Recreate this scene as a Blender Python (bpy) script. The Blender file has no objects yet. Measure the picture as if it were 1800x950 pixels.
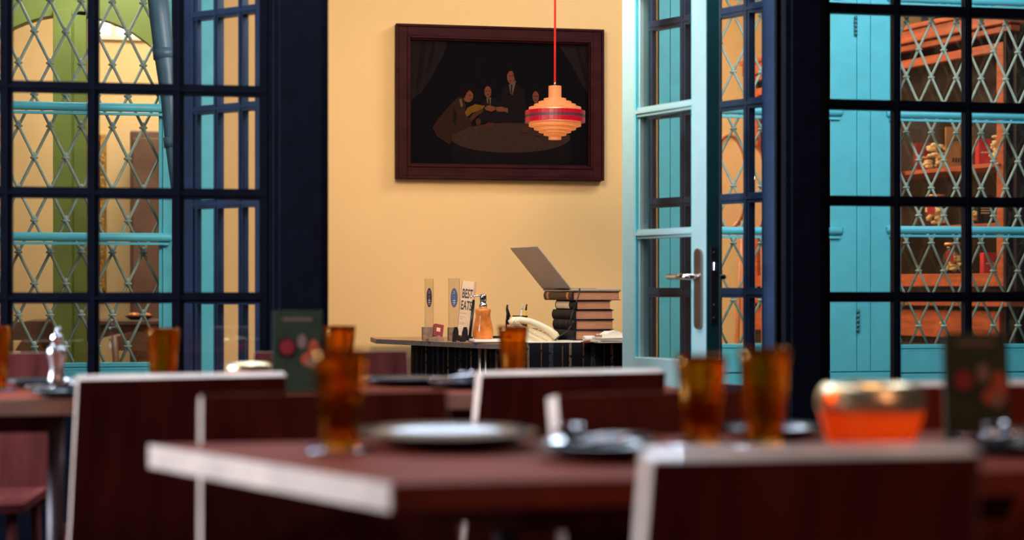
import bpy, math, random
from mathutils import Vector, Matrix
random.seed(7)
C = bpy.context.scene.collection
PI = math.pi
A = math.radians(10.5)           # the camera looks 10.5 degrees to the right of the room's depth axis
F = 2800.0                       # focal length in pixels of the 1800 px wide frame
CAMH, HZ = 1.0, 505.0            # eye height, horizon row

# ------------------------------------------------------------------ camera, world, lights, exposure
cam_d = bpy.data.cameras.new('camera'); cam = bpy.data.objects.new('camera', cam_d); C.objects.link(cam)
cam.location = (0, 0, CAMH); cam.rotation_euler = (PI/2, 0, -A)
cam_d.lens = 36*F/1800; cam_d.sensor_width = 36; cam_d.shift_y = (HZ-475)/1800
cam_d.clip_start = 0.05
cam_d.dof.use_dof = True; cam_d.dof.focus_distance = 7.3; cam_d.dof.aperture_fstop = 1.8
bpy.context.scene.camera = cam
vs = bpy.context.scene.view_settings
vs.view_transform = 'Standard'; vs.look = 'None'; vs.gamma = 1; vs.use_curve_mapping = False
vs.exposure = 0.0
try:        # many window panes stand one behind another
    bpy.context.scene.cycles.transparent_max_bounces = 40
    bpy.context.scene.cycles.max_bounces = 14
    bpy.context.scene.cycles.transmission_bounces = 14
except Exception: pass
w = bpy.data.worlds.new('world'); bpy.context.scene.world = w; w.use_nodes = True
w.node_tree.nodes['Background'].inputs[0].default_value = (0.52, 0.42, 0.48, 1)
w.node_tree.nodes['Background'].inputs[1].default_value = 0.065

def area(name, loc, target, size, power, col, sizey=None):
    d = bpy.data.lights.new(name, 'AREA'); o = bpy.data.objects.new(name, d); C.objects.link(o)
    d.energy = power; d.color = col; d.size = size
    if sizey: d.shape = 'RECTANGLE'; d.size_y = sizey
    o.location = loc
    o.rotation_euler = (Vector(target)-Vector(loc)).to_track_quat('-Z', 'Y').to_euler()
    return o
def bulb(name, loc, power, col, r=0.05):
    d = bpy.data.lights.new(name, 'POINT'); o = bpy.data.objects.new(name, d); C.objects.link(o)
    d.energy = power; d.color = col; d.shadow_soft_size = r; o.location = loc
    return o
# daylight of the glazed passage between dining room and house, and its warm ceiling lamps
area('passage_daylight', (0.8, 5.45, 2.65), (1.2, 8.0, 0.7), 2.2, 35, (0.95, 0.95, 0.95), 0.7)
area('passage_daylight_right', (3.2, 6.2, 3.5), (2.9, 8.0, 0.5), 1.8, 94, (0.86, 0.95, 1.0), 1.0)
area('passage_lamp_warm', (0.8, 5.5, 2.35), (1.2, 8.0, 1.1), 0.6, 31, (1.0, 0.80, 0.55))
area('passage_daylight_left', (-1.6, 6.3, 3.3), (-1.3, 8.0, 1.0), 1.2, 6, (0.86, 0.95, 1.0))
# rooms of the house behind the blue windows
area('left_room_lamp', (-0.4, 9.9, 3.1), (-0.4, 10.6, 0.6), 1.0, 52, (1.0, 0.90, 0.72))
area('left_room_front_lamp', (-0.6, 8.6, 3.1), (-0.7, 9.5, 1.0), 0.6, 26, (1.0, 0.95, 0.8))
area('timber_post_fill', (3.9, 8.6, 3.1), (4.5, 8.5, 1.2), 0.4, 7, (1.0, 0.8, 0.55))  # unseen fill added to brighten the timber post and cabinet front
area('right_room_lamp', (2.6, 9.2, 3.1), (3.3, 9.6, 1.2), 0.6, 20, (1.0, 0.74, 0.45))
area('rattan_room_lamp', (1.9, 9.2, 3.1), (2.2, 10.6, 1.2), 0.5, 85, (1.0, 0.85, 0.6))
# dining room: cool window daylight from the left, and added unseen fill lights
area('dining_overhead_fill', (0.3, 3.7, 3.2), (0.3, 3.5, 0), 1.2, 27, (0.72, 0.82, 1.0))  # unseen overhead light added to brighten the chair tops
area('dining_window_light', (-3.0, 4.0, 1.8), (-0.2, 1.8, 0.75), 1.3, 330, (0.78, 0.86, 1.0), 1.3)
area('dining_rim_light', (0.4, 5.05, 2.45), (0.4, 2.6, 0.8), 2.4, 50, (0.70, 0.82, 1.0), 0.5)  # unseen rim light added at lintel height for the chair tops
area('dining_warm_fill', (1.6, -0.3, 2.4), (1.0, 3.2, 0.5), 0.5, 13, (1.0, 0.42, 0.25))  # added warm fill from the camera side for chair backs and bowl
bulb('dining_glint_fill', (1.3, 1.5, 2.2), 9.0, (1.0, 0.8, 0.6), 0.03)  # added point light for the bowl and small highlights

# ------------------------------------------------------------------ photograph geometry -> world points
ca, sa = math.cos(A), math.sin(A)
def cw(xc, yc, z): return Vector((xc*ca+yc*sa, -xc*sa+yc*ca, z))
def P(px, py, Y):                 # point of the plane Y = const
    r = (px-900)/F; yc = Y/(ca-r*sa)
    return cw(r*yc, yc, CAMH+(HZ-py)/F*yc)
def PD(px, py, d): return cw((px-900)/F*d, d, CAMH+(HZ-py)/F*d)   # at depth d
def G(px, py, z):                 # point on the horizontal plane z
    d = (z-CAMH)/((HZ-py)/F); return PD(px, py, d)
def GX(px, d, z): v = PD(px, 0, d); return Vector((v.x, v.y, z))
def X(px, Y): return P(px, 0, Y).x
def Z(px, py, Y): return P(px, py, Y).z

# ------------------------------------------------------------------ materials
def S(r, g, b):
    f = lambda c: (c/255/12.92) if c/255 <= 0.04045 else ((c/255+0.055)/1.055)**2.4
    return (f(r), f(g), f(b), 1)
def new_mat(name):
    m = bpy.data.materials.new(name); m.use_nodes = True
    return m, m.node_tree.nodes, m.node_tree.links, m.node_tree.nodes['Principled BSDF']
def mat(name, col, rough=0.5, metal=0.0, var=0.12, scale=9.0, stretch=(1, 1, 1), bump=0.0, emit=None, estr=0, coat=0.0, trans=0.0, ior=1.45, sub=0.0, spec=0.5):
    m, n, l, b = new_mat(name)
    tc = n.new('ShaderNodeTexCoord'); mp = n.new('ShaderNodeMapping'); nz = n.new('ShaderNodeTexNoise')
    mp.inputs['Scale'].default_value = stretch; nz.inputs['Scale'].default_value = scale; nz.inputs['Detail'].default_value = 5
    l.new(tc.outputs['Object'], mp.inputs[0]); l.new(mp.outputs[0], nz.inputs['Vector'])
    rp = n.new('ShaderNodeValToRGB')
    lo = tuple(c*(1-var) for c in col[:3])+(1,); hi = tuple(min(1, c*(1+var)) for c in col[:3])+(1,)
    rp.color_ramp.elements[0].position = 0.3; rp.color_ramp.elements[0].color = lo
    rp.color_ramp.elements[1].position = 0.7; rp.color_ramp.elements[1].color = hi
    l.new(nz.outputs['Fac'], rp.inputs[0]); l.new(rp.outputs[0], b.inputs['Base Color'])
    b.inputs['Roughness'].default_value = rough; b.inputs['Metallic'].default_value = metal
    b.inputs['Coat Weight'].default_value = coat; b.inputs['Transmission Weight'].default_value = trans
    b.inputs['IOR'].default_value = ior; b.inputs['Specular IOR Level'].default_value = spec
    if emit: b.inputs['Emission Color'].default_value = emit; b.inputs['Emission Strength'].default_value = estr
    if bump:
        bp = n.new('ShaderNodeBump'); bp.inputs['Strength'].default_value = bump; bp.inputs['Distance'].default_value = 0.01
        l.new(nz.outputs['Fac'], bp.inputs['Height']); l.new(bp.outputs[0], b.inputs['Normal'])
    return m
def pane_mat(name, tint=(1, 1, 1, 1), ior=1.45):
    m, n, l, b = new_mat(name); n.remove(b)
    out = n['Material Output']; t = n.new('ShaderNodeBsdfTransparent'); g = n.new('ShaderNodeBsdfGlossy')
    fr = n.new('ShaderNodeFresnel'); mx = n.new('ShaderNodeMixShader')
    t.inputs[0].default_value = tint; g.inputs['Roughness'].default_value = 0.03
    ge = n.new('ShaderNodeNewGeometry'); mr = n.new('ShaderNodeMapRange')   # the same index on the way in and out of the thin pane
    mr.inputs['To Min'].default_value = ior; mr.inputs['To Max'].default_value = 1/ior
    l.new(ge.outputs['Backfacing'], mr.inputs['Value']); l.new(mr.outputs[0], fr.inputs[0])
    l.new(fr.outputs[0], mx.inputs[0]); l.new(t.outputs[0], mx.inputs[1]); l.new(g.outputs[0], mx.inputs[2]); l.new(mx.outputs[0], out.inputs[0])
    return m
def glass_mat(name, col, rough=0.0, ior=1.45):
    m, n, l, b = new_mat(name)
    g = n.new('ShaderNodeBsdfGlass'); g.inputs['Color'].default_value = col; g.inputs['Roughness'].default_value = rough; g.inputs['IOR'].default_value = ior
    t = n.new('ShaderNodeBsdfTransparent'); t.inputs[0].default_value = col
    mx = n.new('ShaderNodeMixShader'); mx.inputs[0].default_value = 0.35
    l.new(g.outputs[0], mx.inputs[1]); l.new(t.outputs[0], mx.inputs[2]); l.new(mx.outputs[0], n['Material Output'].inputs[0]); n.remove(b)
    return m
M = {}
M['yellow'] = mat('ochre_plaster', (0.83, 0.50, 0.205, 1), 0.8, var=0.035, scale=2.2, bump=0.06)
M['yellow_in'] = mat('inner_cream_plaster', (0.80, 0.57, 0.29, 1), 0.8, var=0.05, scale=2.5)
M['navy'] = mat('navy_paint', (0.0032, 0.0048, 0.011, 1), 0.5, var=0.25, scale=20, spec=0.1)
M['navy_wall'] = mat('navy_wall_paint', (0.005, 0.007, 0.014, 1), 0.7, var=0.2, spec=0.2)
M['blue_leaf'] = mat('blue_leaf_paint', (0.019, 0.042, 0.10, 1), 0.38, var=0.2, spec=0.35)
M['cyan'] = mat('cyan_paint', (0.105, 0.55, 0.68, 1), 0.42, var=0.06, scale=14, bump=0.04)
M['cyan_pale'] = mat('pale_cyan_door_paint', (0.285, 0.45, 0.48, 1), 0.35, var=0.05, scale=12)
M['cyan_edge'] = mat('dark_teal_door_edge', (0.010, 0.10, 0.12, 1), 0.5)
M['green'] = mat('olive_green_paint', (0.17, 0.235, 0.045, 1), 0.55, var=0.12, scale=4)
M['grille'] = mat('sage_grille_paint', (0.33, 0.42, 0.36, 1), 0.5, var=0.15, scale=30)
M['orange_wood'] = mat('orange_brown_wood', (0.40, 0.085, 0.030, 1), 0.4, var=0.35, scale=5, stretch=(1, 1, 7), coat=0.2)
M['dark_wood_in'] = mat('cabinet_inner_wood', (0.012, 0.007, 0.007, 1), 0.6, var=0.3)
M['walnut'] = mat('dark_walnut_veneer', (0.125, 0.030, 0.028, 1), 0.5, var=0.35, scale=4, stretch=(6, 1, 1), spec=0.01)
M['walnut_top'] = mat('walnut_table_top', (0.21, 0.048, 0.030, 1), 0.55, var=0.3, scale=4, stretch=(1, 7, 1), spec=0.025)
M['walnut_warm_lit'] = mat('warm_lit_chair_veneer', (0.30, 0.045, 0.025, 1), 0.5, var=0.3, scale=4, stretch=(6, 1, 1), spec=0.2)  # redder, brighter veneer paints warm light onto one chair
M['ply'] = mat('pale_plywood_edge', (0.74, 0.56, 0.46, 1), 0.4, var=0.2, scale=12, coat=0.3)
M['floor'] = mat('dark_floor', (0.03, 0.016, 0.012, 1), 0.5, var=0.4, scale=3, stretch=(8, 1, 1))
M['steel'] = mat('brushed_steel', (0.55, 0.56, 0.58, 1), 0.28, 1.0, var=0.08)
M['steel_dark'] = mat('dark_lock_steel', (0.10, 0.09, 0.11, 1), 0.45, 0.8)
M['table_leg'] = mat('dull_grey_metal', (0.20, 0.18, 0.19, 1), 0.5, 0.8)
M['bronze'] = mat('satin_bronze', (0.42, 0.30, 0.24, 1), 0.3, 1.0)
M['chrome'] = mat('chrome', (0.8, 0.82, 0.85, 1), 0.08, 1.0, var=0.02)
M['pane'] = pane_mat('window_glass')
M['pane_door'] = pane_mat('door_glass', (0.93, 0.90, 0.86, 1), 1.5)
M['pane_thin'] = pane_mat('thin_cabinet_glass', (1, 1, 1, 1), 1.12)
M['acrylic'] = pane_mat('clear_acrylic', (0.90, 0.90, 0.90, 1), 1.35)
M['amber'] = glass_mat('amber_glass', (0.95, 0.65, 0.22, 1))
M['clear'] = pane_mat('clear_glass', (0.97, 0.97, 0.97, 1), 1.3)
M['frame'] = mat('mahogany_frame', (0.034, 0.0075, 0.0075, 1), 0.5, var=0.3, scale=8, stretch=(1, 1, 4), spec=0.04)
M['plate'] = mat('dark_glazed_stoneware', (0.022, 0.032, 0.042, 1), 0.16, var=0.15, coat=0.0)
M['coaster'] = mat('dark_blue_coaster', (0.03, 0.05, 0.16, 1), 0.15, coat=0.6)
def translucent(name, col):
    m, n, l, b = new_mat(name); b.inputs['Base Color'].default_value = col; b.inputs['Roughness'].default_value = 0.35
    t = n.new('ShaderNodeBsdfTranslucent'); t.inputs[0].default_value = col; mx = n.new('ShaderNodeMixShader'); mx.inputs[0].default_value = 0.55
    nz = n.new('ShaderNodeTexNoise'); nz.inputs['Scale'].default_value = 30; bp = n.new('ShaderNodeBump'); bp.inputs['Strength'].default_value = 0.3; bp.inputs['Distance'].default_value = 0.004
    l.new(nz.outputs['Fac'], bp.inputs['Height']); l.new(bp.outputs[0], b.inputs['Normal'])
    l.new(b.outputs[0], mx.inputs[1]); l.new(t.outputs[0], mx.inputs[2]); l.new(mx.outputs[0], n['Material Output'].inputs[0]); return m
M['amber_bowl'] = translucent('amber_lit_glass', (0.85, 0.29, 0.065, 1))
M['brass'] = mat('polished_brass', (0.95, 0.76, 0.45, 1), 0.33, 1.0, var=0.1, scale=25, bump=0.15)
M['copper'] = mat('copper_body', (0.98, 0.30, 0.06, 1), 0.45, 0.0, var=0.12, scale=20)
M['cord_red'] = mat('red_cord', (0.75, 0.02, 0.015, 1), 0.5, emit=(0.8, 0.03, 0.02, 1), estr=0.0)
M['wood_shade'] = mat('glowing_pine_veneer', (0.30, 0.10, 0.03, 1), 0.6, var=0.25, scale=30, stretch=(1, 1, 5), emit=(1.0, 0.28, 0.07, 1), estr=0.50)
M['red_band'] = mat('red_lamp_band', (0.26, 0.002, 0.012, 1), 0.3, var=0.1, emit=(0.6, 0.0, 0.02, 1), estr=0.16)
M['black_band'] = mat('brown_lamp_band', (0.05, 0.022, 0.02, 1), 0.4)
M['black'] = mat('black_plastic', (0.008, 0.008, 0.011, 1), 0.35)
M['white'] = mat('white_paper', (0.80, 0.72, 0.62, 1), 0.7, var=0.06)
M['cream'] = mat('cream_plastic', (0.78, 0.66, 0.45, 1), 0.35, var=0.04)
M['orange_glaze'] = mat('orange_marbled_glaze', (0.66, 0.19, 0.035, 1), 0.22, var=0.45, scale=14, coat=0.6)
M['plaque'] = mat('blond_plaque_wood', (0.64, 0.42, 0.26, 1), 0.5, var=0.08, stretch=(1, 1, 4))
M['plaque_side'] = mat('plaque_edge_wood', (0.50, 0.26, 0.12, 1), 0.5)
M['ink'] = mat('dark_brown_ink', (0.03, 0.012, 0.012, 1), 0.6)
M['ink_pale'] = mat('faded_ink', (0.48, 0.33, 0.23, 1), 0.6)
M['sticker_purple'] = mat('plum_sticker', (0.035, 0.012, 0.03, 1), 0.5)
M['sticker_blue'] = mat('slate_blue_sticker', (0.06, 0.09, 0.19, 1), 0.5)
M['block'] = mat('weathered_wood_block', (0.26, 0.16, 0.11, 1), 0.7, var=0.35, scale=40)
M['box_red'] = mat('dark_red_box', (0.26, 0.022, 0.022, 1), 0.45)
M['label'] = mat('beige_label', (0.72, 0.50, 0.30, 1), 0.6)
M['laptop'] = mat('silver_laptop', (0.50, 0.40, 0.33, 1), 0.45, 0.25, var=0.03)
M['cover_black'] = mat('black_leather_cover', (0.0065, 0.008, 0.012, 1), 0.5, var=0.4, scale=60, bump=0.2, spec=0.2)
M['cover_maroon'] = mat('maroon_leather_cover', (0.040, 0.008, 0.012, 1), 0.4)
M['pages'] = mat('brown_aged_pages', (0.46, 0.19, 0.10, 1), 0.8, var=0.25, scale=20, stretch=(1, 1, 30))
M['gold'] = mat('gilt_lettering', (0.60, 0.28, 0.10, 1), 0.4, 0.4)
M['desk'] = mat('desk_laminate', (0.46, 0.24, 0.12, 1), 0.3, var=0.3, scale=5, stretch=(6, 1, 1))
M['desk_edge'] = mat('grey_brown_desk_edge', (0.115, 0.085, 0.08, 1), 0.45, var=0.2, scale=50)
M['gold_frame'] = mat('carved_gilt_frame', (0.45, 0.24, 0.06, 1), 0.4, 0.5, var=0.6, scale=60, bump=0.8)
M['brown_in'] = mat('brown_inner_furniture', (0.13, 0.065, 0.045, 1), 0.5, var=0.3, scale=6)
M['cane'] = mat('woven_cane', (0.85, 0.55, 0.28, 1), 0.6, var=0.15, scale=160)
M['rattan'] = mat('rattan_rim', (0.38, 0.14, 0.06, 1), 0.4)
M['slate_pipe'] = mat('slate_blue_pipe', (0.055, 0.12, 0.18, 1), 0.4, var=0.2, scale=6)
M['menu'] = mat('dark_green_menu', (0.018, 0.036, 0.014, 1), 0.6, var=0.25, scale=20)
M['menu_red'] = mat('menu_red_print', (0.28, 0.015, 0.02, 1), 0.5)
M['menu_orange'] = mat('menu_orange_print', (0.50, 0.09, 0.035, 1), 0.5)
M['menu_pink'] = mat('menu_beige_print', (0.28, 0.17, 0.13, 1), 0.5)
M['red_label'] = mat('bright_red_label', (0.55, 0.02, 0.03, 1), 0.5)
M['biscuit'] = mat('pale_biscuits', (0.95, 0.66, 0.30, 1), 0.7, var=0.2, scale=40)
M['sign_wood'] = mat('yellow_sign_wood', (0.42, 0.19, 0.05, 1), 0.6, var=0.3)
M['leaf'] = mat('fresh_green_leaf', (0.08, 0.30, 0.05, 1), 0.5)
M['yellow_cloth'] = mat('yellow_seat_cushion', (0.85, 0.55, 0.05, 1), 0.6)
M['sky_pane'] = mat('daylit_pane', (0.9, 0.9, 0.95, 1), 0.5, emit=(0.9, 0.95, 1.0, 1), estr=2.2)

# ------------------------------------------------------------------ mesh helpers
class MB:
    def __init__(s): s.v = []; s.f = []; s.m = []; s.sm = []
    def add(s, vs, fs, mi=0, smooth=False, mx=None):
        o = len(s.v)
        for v in vs: s.v.append(tuple((mx @ Vector(v)) if mx else v))
        for f in fs: s.f.append(tuple(i+o for i in f)); s.m.append(mi); s.sm.append(smooth)
        return s
    def box(s, x0, x1, y0, y1, z0, z1, mi=0, mx=None):
        vs = [(x, y, z) for z in (z0, z1) for y in (y0, y1) for x in (x0, x1)]
        fs = [(0, 2, 3, 1), (4, 5, 7, 6), (0, 1, 5, 4), (2, 6, 7, 3), (0, 4, 6, 2), (1, 3, 7, 5)]
        return s.add(vs, fs, mi, False, mx)
    def prism(s, pts, h0, h1, axis='z', mi=0, mx=None, side_mi=None):   # pts: 2D outline; axis 'z' -> (x,y)+z ; 'y' -> (x,z)+y
        n = len(pts)
        mk = (lambda p, h: (p[0], p[1], h)) if axis == 'z' else (lambda p, h: (p[0], h, p[1]))
        vs = [mk(p, h0) for p in pts]+[mk(p, h1) for p in pts]
        s.add(vs, [tuple(range(n)), tuple(range(2*n-1, n-1, -1))], mi, False, mx)
        return s.add(vs, [(i, n+i, n+(i+1) % n, (i+1) % n) for i in range(n)], mi if side_mi is None else side_mi, False, mx)
    def lathe(s, prof, seg=32, mi=0, smooth=True, mx=None, close=False):
        vs = []; fs = []
        for r, z in prof:
            for k in range(seg): a = 2*PI*k/seg; vs.append((r*math.cos(a), r*math.sin(a), z))
        n = len(prof)
        for i in range(n-1 if not close else n):
            j = (i+1) % n
            for k in range(seg):
                k2 = (k+1) % seg; fs.append((i*seg+k, i*seg+k2, j*seg+k2, j*seg+k))
        return s.add(vs, fs, mi, smooth, mx)
    def tube(s, pts, r, seg=10, mi=0, cap=True, rz=None):
        pts = [Vector(p) for p in pts]; n = len(pts); vs = []; fs = []
        rr = r if isinstance(r, (list, tuple)) else [r]*n
        up = None
        for i, p in enumerate(pts):
            t = (pts[min(i+1, n-1)]-pts[max(i-1, 0)]).normalized()
            if up is None: up = Vector((0, 0, 1)) if abs(t.z) < 0.9 else Vector((0, 1, 0))
            a = t.cross(up).normalized(); b = a.cross(t).normalized(); up = b
            for k in range(seg):
                q = 2*PI*k/seg; vs.append(tuple(p+a*(rr[i]*math.cos(q))+b*(rr[i]*math.sin(q))))
        for i in range(n-1):
            for k in range(seg):
                k2 = (k+1) % seg; fs.append((i*seg+k, i*seg+k2, (i+1)*seg+k2, (i+1)*seg+k))
        if cap: fs.append(tuple(range(seg-1, -1, -1))); fs.append(tuple((n-1)*seg+k for k in range(seg)))
        return s.add(vs, fs, mi, True)
    def ball(s, c, rx, ry, rz, mi=0, seg=16, rings=10):
        prof = [(max(1e-4, math.sin(PI*i/rings)), -math.cos(PI*i/rings)) for i in range(rings+1)]
        return s.lathe(prof, seg, mi, True, Matrix.Translation(c) @ Matrix.Diagonal((rx, ry, rz, 1)))
    def quad(s, a, b, c, d, mi=0): return s.add([a, b, c, d], [(0, 1, 2, 3)], mi)
    def plate(s, pts3, nrm, t, mi=0):     # polygon given by 3-D points, given thickness along nrm
        n = len(pts3); nrm = Vector(nrm).normalized()
        vs = [tuple(Vector(p)) for p in pts3]+[tuple(Vector(p)+nrm*t) for p in pts3]
        return s.add(vs, [tuple(range(n)), tuple(range(2*n-1, n-1, -1))]+[(i, n+i, n+(i+1) % n, (i+1) % n) for i in range(n)], mi)
    def build(s, name, mats, parent=None, bevel=0, org=None):
        me = bpy.data.meshes.new(name)
        v = s.v
        if org is not None: v = [(a-org[0], b-org[1], c-org[2]) for a, b, c in v]
        me.from_pydata(v, [], s.f)
        if not isinstance(mats, (list, tuple)): mats = [mats]
        for m in mats: me.materials.append(m)
        me.polygons.foreach_set('material_index', s.m); me.polygons.foreach_set('use_smooth', s.sm)
        me.update()
        import bmesh
        bm = bmesh.new(); bm.from_mesh(me); bmesh.ops.recalc_face_normals(bm, faces=bm.faces); bm.to_mesh(me); bm.free()
        o = bpy.data.objects.new(name, me); C.objects.link(o)
        if org is not None: o.location = org
        if parent: o.parent = parent
        if bevel:
            b = o.modifiers.new('bevel', 'BEVEL'); b.width = bevel; b.segments = 2; b.limit_method = 'ANGLE'; b.angle_limit = math.radians(40)
        return o
def tag(o, label=None, cat=None, group=None, kind=None):
    if label: o['label'] = label
    if cat: o['category'] = cat
    if group: o['group'] = group
    if kind: o['kind'] = kind
    return o
def thing(name, loc, rz=0, label=None, cat=None, group=None, kind=None):
    o = bpy.data.objects.new(name, None); C.objects.link(o); o.location = loc; o.rotation_euler = (0, 0, rz)
    o.empty_display_size = 0.05
    return tag(o, label, cat, group, kind)
def copy_tree(o, parent=None):
    c = o.copy(); C.objects.link(c); c.parent = parent
    for ch in [x for x in bpy.data.objects if x.parent == o]: copy_tree(ch, c)
    return c
def dup(root, loc, rz, label, group=None):
    c = copy_tree(root); c.location = loc; c.rotation_euler = (0, 0, rz); c['label'] = label
    if group: c['group'] = group
    return c
def ell(cx, cy, rx, ry, n=20, a0=0): return [(cx+rx*math.cos(a0+2*PI*i/n), cy+ry*math.sin(a0+2*PI*i/n)) for i in range(n)]

# ================================================================== THE SETTING
YP, YF, YR = 5.22, 8.0, 11.2       # dining-room partition, house facade, rear wall of the house rooms
tag(MB().box(-3.6, 5.2, -1.0, 5.3, -0.05, 0).build('floor', M['floor']), 'dark wooden floor of the dining room', 'floor', kind='structure')
tag(MB().box(-3.6, 5.2, 5.3, 11.4, -0.05, 0).build('floor_passage', mat('passage_tiles', (0.22, 0.13, 0.09, 1), 0.5, var=0.3)), 'tiled floor beyond the navy partition', 'floor', kind='structure')

# ---- navy glazed partition -------------------------------------------------
Z0, DZ = 0.632, 0.3335
xl_post0, xl_post1 = X(478, YP), X(575, YP)
xr_post0, xr_post1 = X(1370, YP), X(1441, YP)
def partition(name, x_in, cols, side, lab):
    """a panel of panes: cols = x positions of the upright bars (centres)"""
    root = thing(name, (cols[0], YP, 0), 0, lab, 'window', kind='structure')
    f = MB(); hw = 0.0185 if side < 0 else 0.0125
    x0, x1 = cols[0], cols[-1]
    for k in range(0, 8):
        z = Z0+DZ*k
        f.box(x0-x0, x1-x0, -0.016, 0.016, z-0.0175, z+0.0175)
        f.box(x0-x0, x1-x0, -0.021, 0.021, z-0.006, z+0.006)
    for x in cols:
        f.box(x-hw-x0, x+hw-x0, -0.0165, 0.0165, Z0, Z0+7*DZ)
        f.box(x-0.005-x0, x+0.005-x0, -0.022, 0.022, Z0, Z0+7*DZ)
    f.build('muntins', M['navy'], root)
    MB().box(0, x1-x0, -0.002, 0.002, Z0, Z0+7*DZ).build('glazing', M['pane'], root)
    b = MB().box(0-0.02, x1-x0+0.02, -0.03, 0.03, 0, Z0-0.015)
    n = max(1, int((x1-x0)/0.5)); ww = (x1-x0)/n
    for i in range(n): b.box(i*ww+0.06, (i+1)*ww-0.06, -0.038, -0.028, 0.08, Z0-0.09)
    b.build('bottom_panel', M['navy'], root, 0.004)
    return root
pl = (X(313.5, YP)-X(164, YP))
c0 = X(164, YP)
colsL = [c0+pl*k for k in range(-9, 3)]
colsL[-1] = X(466, YP)
partition('window_1', 0, colsL, -1, 'navy glazed partition of small panes left of the doorway')
pr = (X(1699, YP)-X(1574, YP)); c1 = X(1574, YP)
colsR = [c1+pr*k for k in range(-1, 10)]; colsR[0] = X(1449, YP)
partition('window_2', 0, colsR, 1, 'navy glazed partition of small panes right of the doorway')
for nm, a, b, lb in (('trim_1', xl_post0, xl_post1, 'navy door post at the left of the doorway'), ('trim_2', xr_post0, xr_post1, 'navy door post at the right of the doorway')):
    p = MB().box(a, b, YP-0.06, YP+0.055, 0, 3.0)
    p.box(a+0.02, b-0.02, YP-0.068, YP-0.055, 0.1, 2.95)
    p.box(a-0.012 if nm == 'trim_1' else a, a+0.006, YP-0.02, YP+0.03, 0, 2.95)
    tag(p.build(nm, M['navy'], None, 0.004), lb, 'post', kind='structure')
tag(MB().box(colsL[0], colsR[-1], YP-0.06, YP+0.05, Z0+7*DZ+0.019, 3.6).build('wall_front', M['navy_wall']), 'navy wall above the glazed partition', 'wall', kind='structure')

# ---- house facade with blue windows ------------------------------------------
TH = 0.16
LW0, LW1 = X(-190, YF), X(303, YF)
W20, W21 = X(1197, YF), X(1459, YF)
W30, W31 = X(1566, YF), X(1990, YF)
f = MB(); top = 3.7; head = 3.05
f.box(-3.6, LW0, YF, YF+TH, 0, top); f.box(LW0, LW1, YF, YF+TH, head, top)
f.box(LW1, W20, YF, YF+TH, 0, top); f.box(W20, W21, YF, YF+TH, head, top)
f.box(W21, W30, YF, YF+TH, 0, top); f.box(W30, W31, YF, YF+TH, head, top); f.box(W31, 5.2, YF, YF+TH, 0, top)
tag(f.build('wall_back', M['yellow']), 'ochre yellow plastered house wall with the painting on it', 'wall', kind='structure')
f = MB().box(-3.6, 5.2, YR, YR+0.1, 0, 3.7)
tag(f.build('wall_rear', M['yellow_in']), 'cream rear wall of the rooms behind the blue windows', 'wall', kind='structure')
tag(MB().box(-3.6, 5.2, YF+TH, YR, 3.6, 3.7).build('ceiling', M['yellow_in']), 'ceiling of the rooms behind the blue windows', 'ceiling', kind='structure')
tag(MB().box(0.55, 0.67, YF+TH, YR, 0, 3.6).build('wall_inner', M['yellow_in']), 'cream wall dividing the two rooms behind the facade', 'wall', kind='structure')

def rail_bar(mb, x0, x1, z, y):         # moulded horizontal bar with rounded ends
    h = 0.021
    mb.tube([(x0, y, z), (x0+0.012, y, z), (x1-0.012, y, z), (x1, y, z)], [h*0.55, h, h, h*0.55], 14)
    mb.box(x0+0.015, x1-0.015, y-0.012, y+0.01, z-0.038, z-0.026)
    mb.tube([(x0, y-0.004, z+0.011), (x1, y-0.004, z+0.011)], 0.009, 8)
def blue_window(name, x0, x1, rails, sill_z, lab, jambs=(0.06, 0.06), rx=None):
    root = thing(name, (x0, YF, 0), 0, lab, 'window', kind='structure')
    w_ = x1-x0; fr = MB()
    fr.box(0, jambs[0], -0.025, 0.06, 0, head); fr.box(w_-jambs[1], w_, -0.025, 0.06, 0, head); fr.box(0, w_, -0.025, 0.06, head-0.07, head)
    fr.box(0.0, jambs[0]-0.015, -0.035, -0.02, 0, head); fr.box(w_-jambs[1]+0.02, w_, -0.035, -0.02, 0, head)
    fr.build('window_frame', M['cyan'], root, 0.003)
    b = MB().box(jambs[0], w_-jambs[1], 0.0, 0.05, 0, sill_z-0.02)
    b.box(jambs[0], w_-jambs[1], -0.012, 0.05, sill_z-0.02, sill_z); b.box(jambs[0], w_-jambs[1], -0.008, 0.0, sill_z-0.035, sill_z-0.022)
    b.box(jambs[0], w_-jambs[1], -0.012, 0.0, sill_z-0.148, sill_z-0.036)
    b.box(jambs[0], w_-jambs[1], -0.012, 0.0, 0.05, sill_z-0.156)
    b.build('bottom_panel', M['cyan'], root, 0.002)
    for z in rails:
        m = MB(); a, c = rx if rx else (0, w_)
        rail_bar(m, a, c, z, -0.055); m.build('rail', M['cyan'], root)
    MB().box(jambs[0], w_-jambs[1], 0.125, 0.129, sill_z, head-0.05).build('glazing', M['pane'], root)
    return root
zl1, zl2, zls = Z(200, 189, YF-.05), Z(200, 417, YF-.05), Z(200, 638, YF)
blue_window('window_3', LW0, LW1, [zl2, zl1, zl1+(zl1-zl2)], zls, 'bright blue framed window with a lattice grille, left part of the house wall', (0.06, 0.065))
zr1, zr2, zrs = Z(1690, 203, YF-.05), Z(1690, 405, YF-.05), Z(1650, 606, YF)
zm2 = Z(1300, 406, YF-.05)
o2 = X(1479, YF)-W20
blue_window('window_4', W20, W21, [zm2, zr1, zr1+(zr1-zr2)], zrs+0.01, 'bright blue framed window behind the open glazed doors', (0.012, 0.012), rx=(-0.03, X(1480, YF-.05)-W20))
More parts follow.
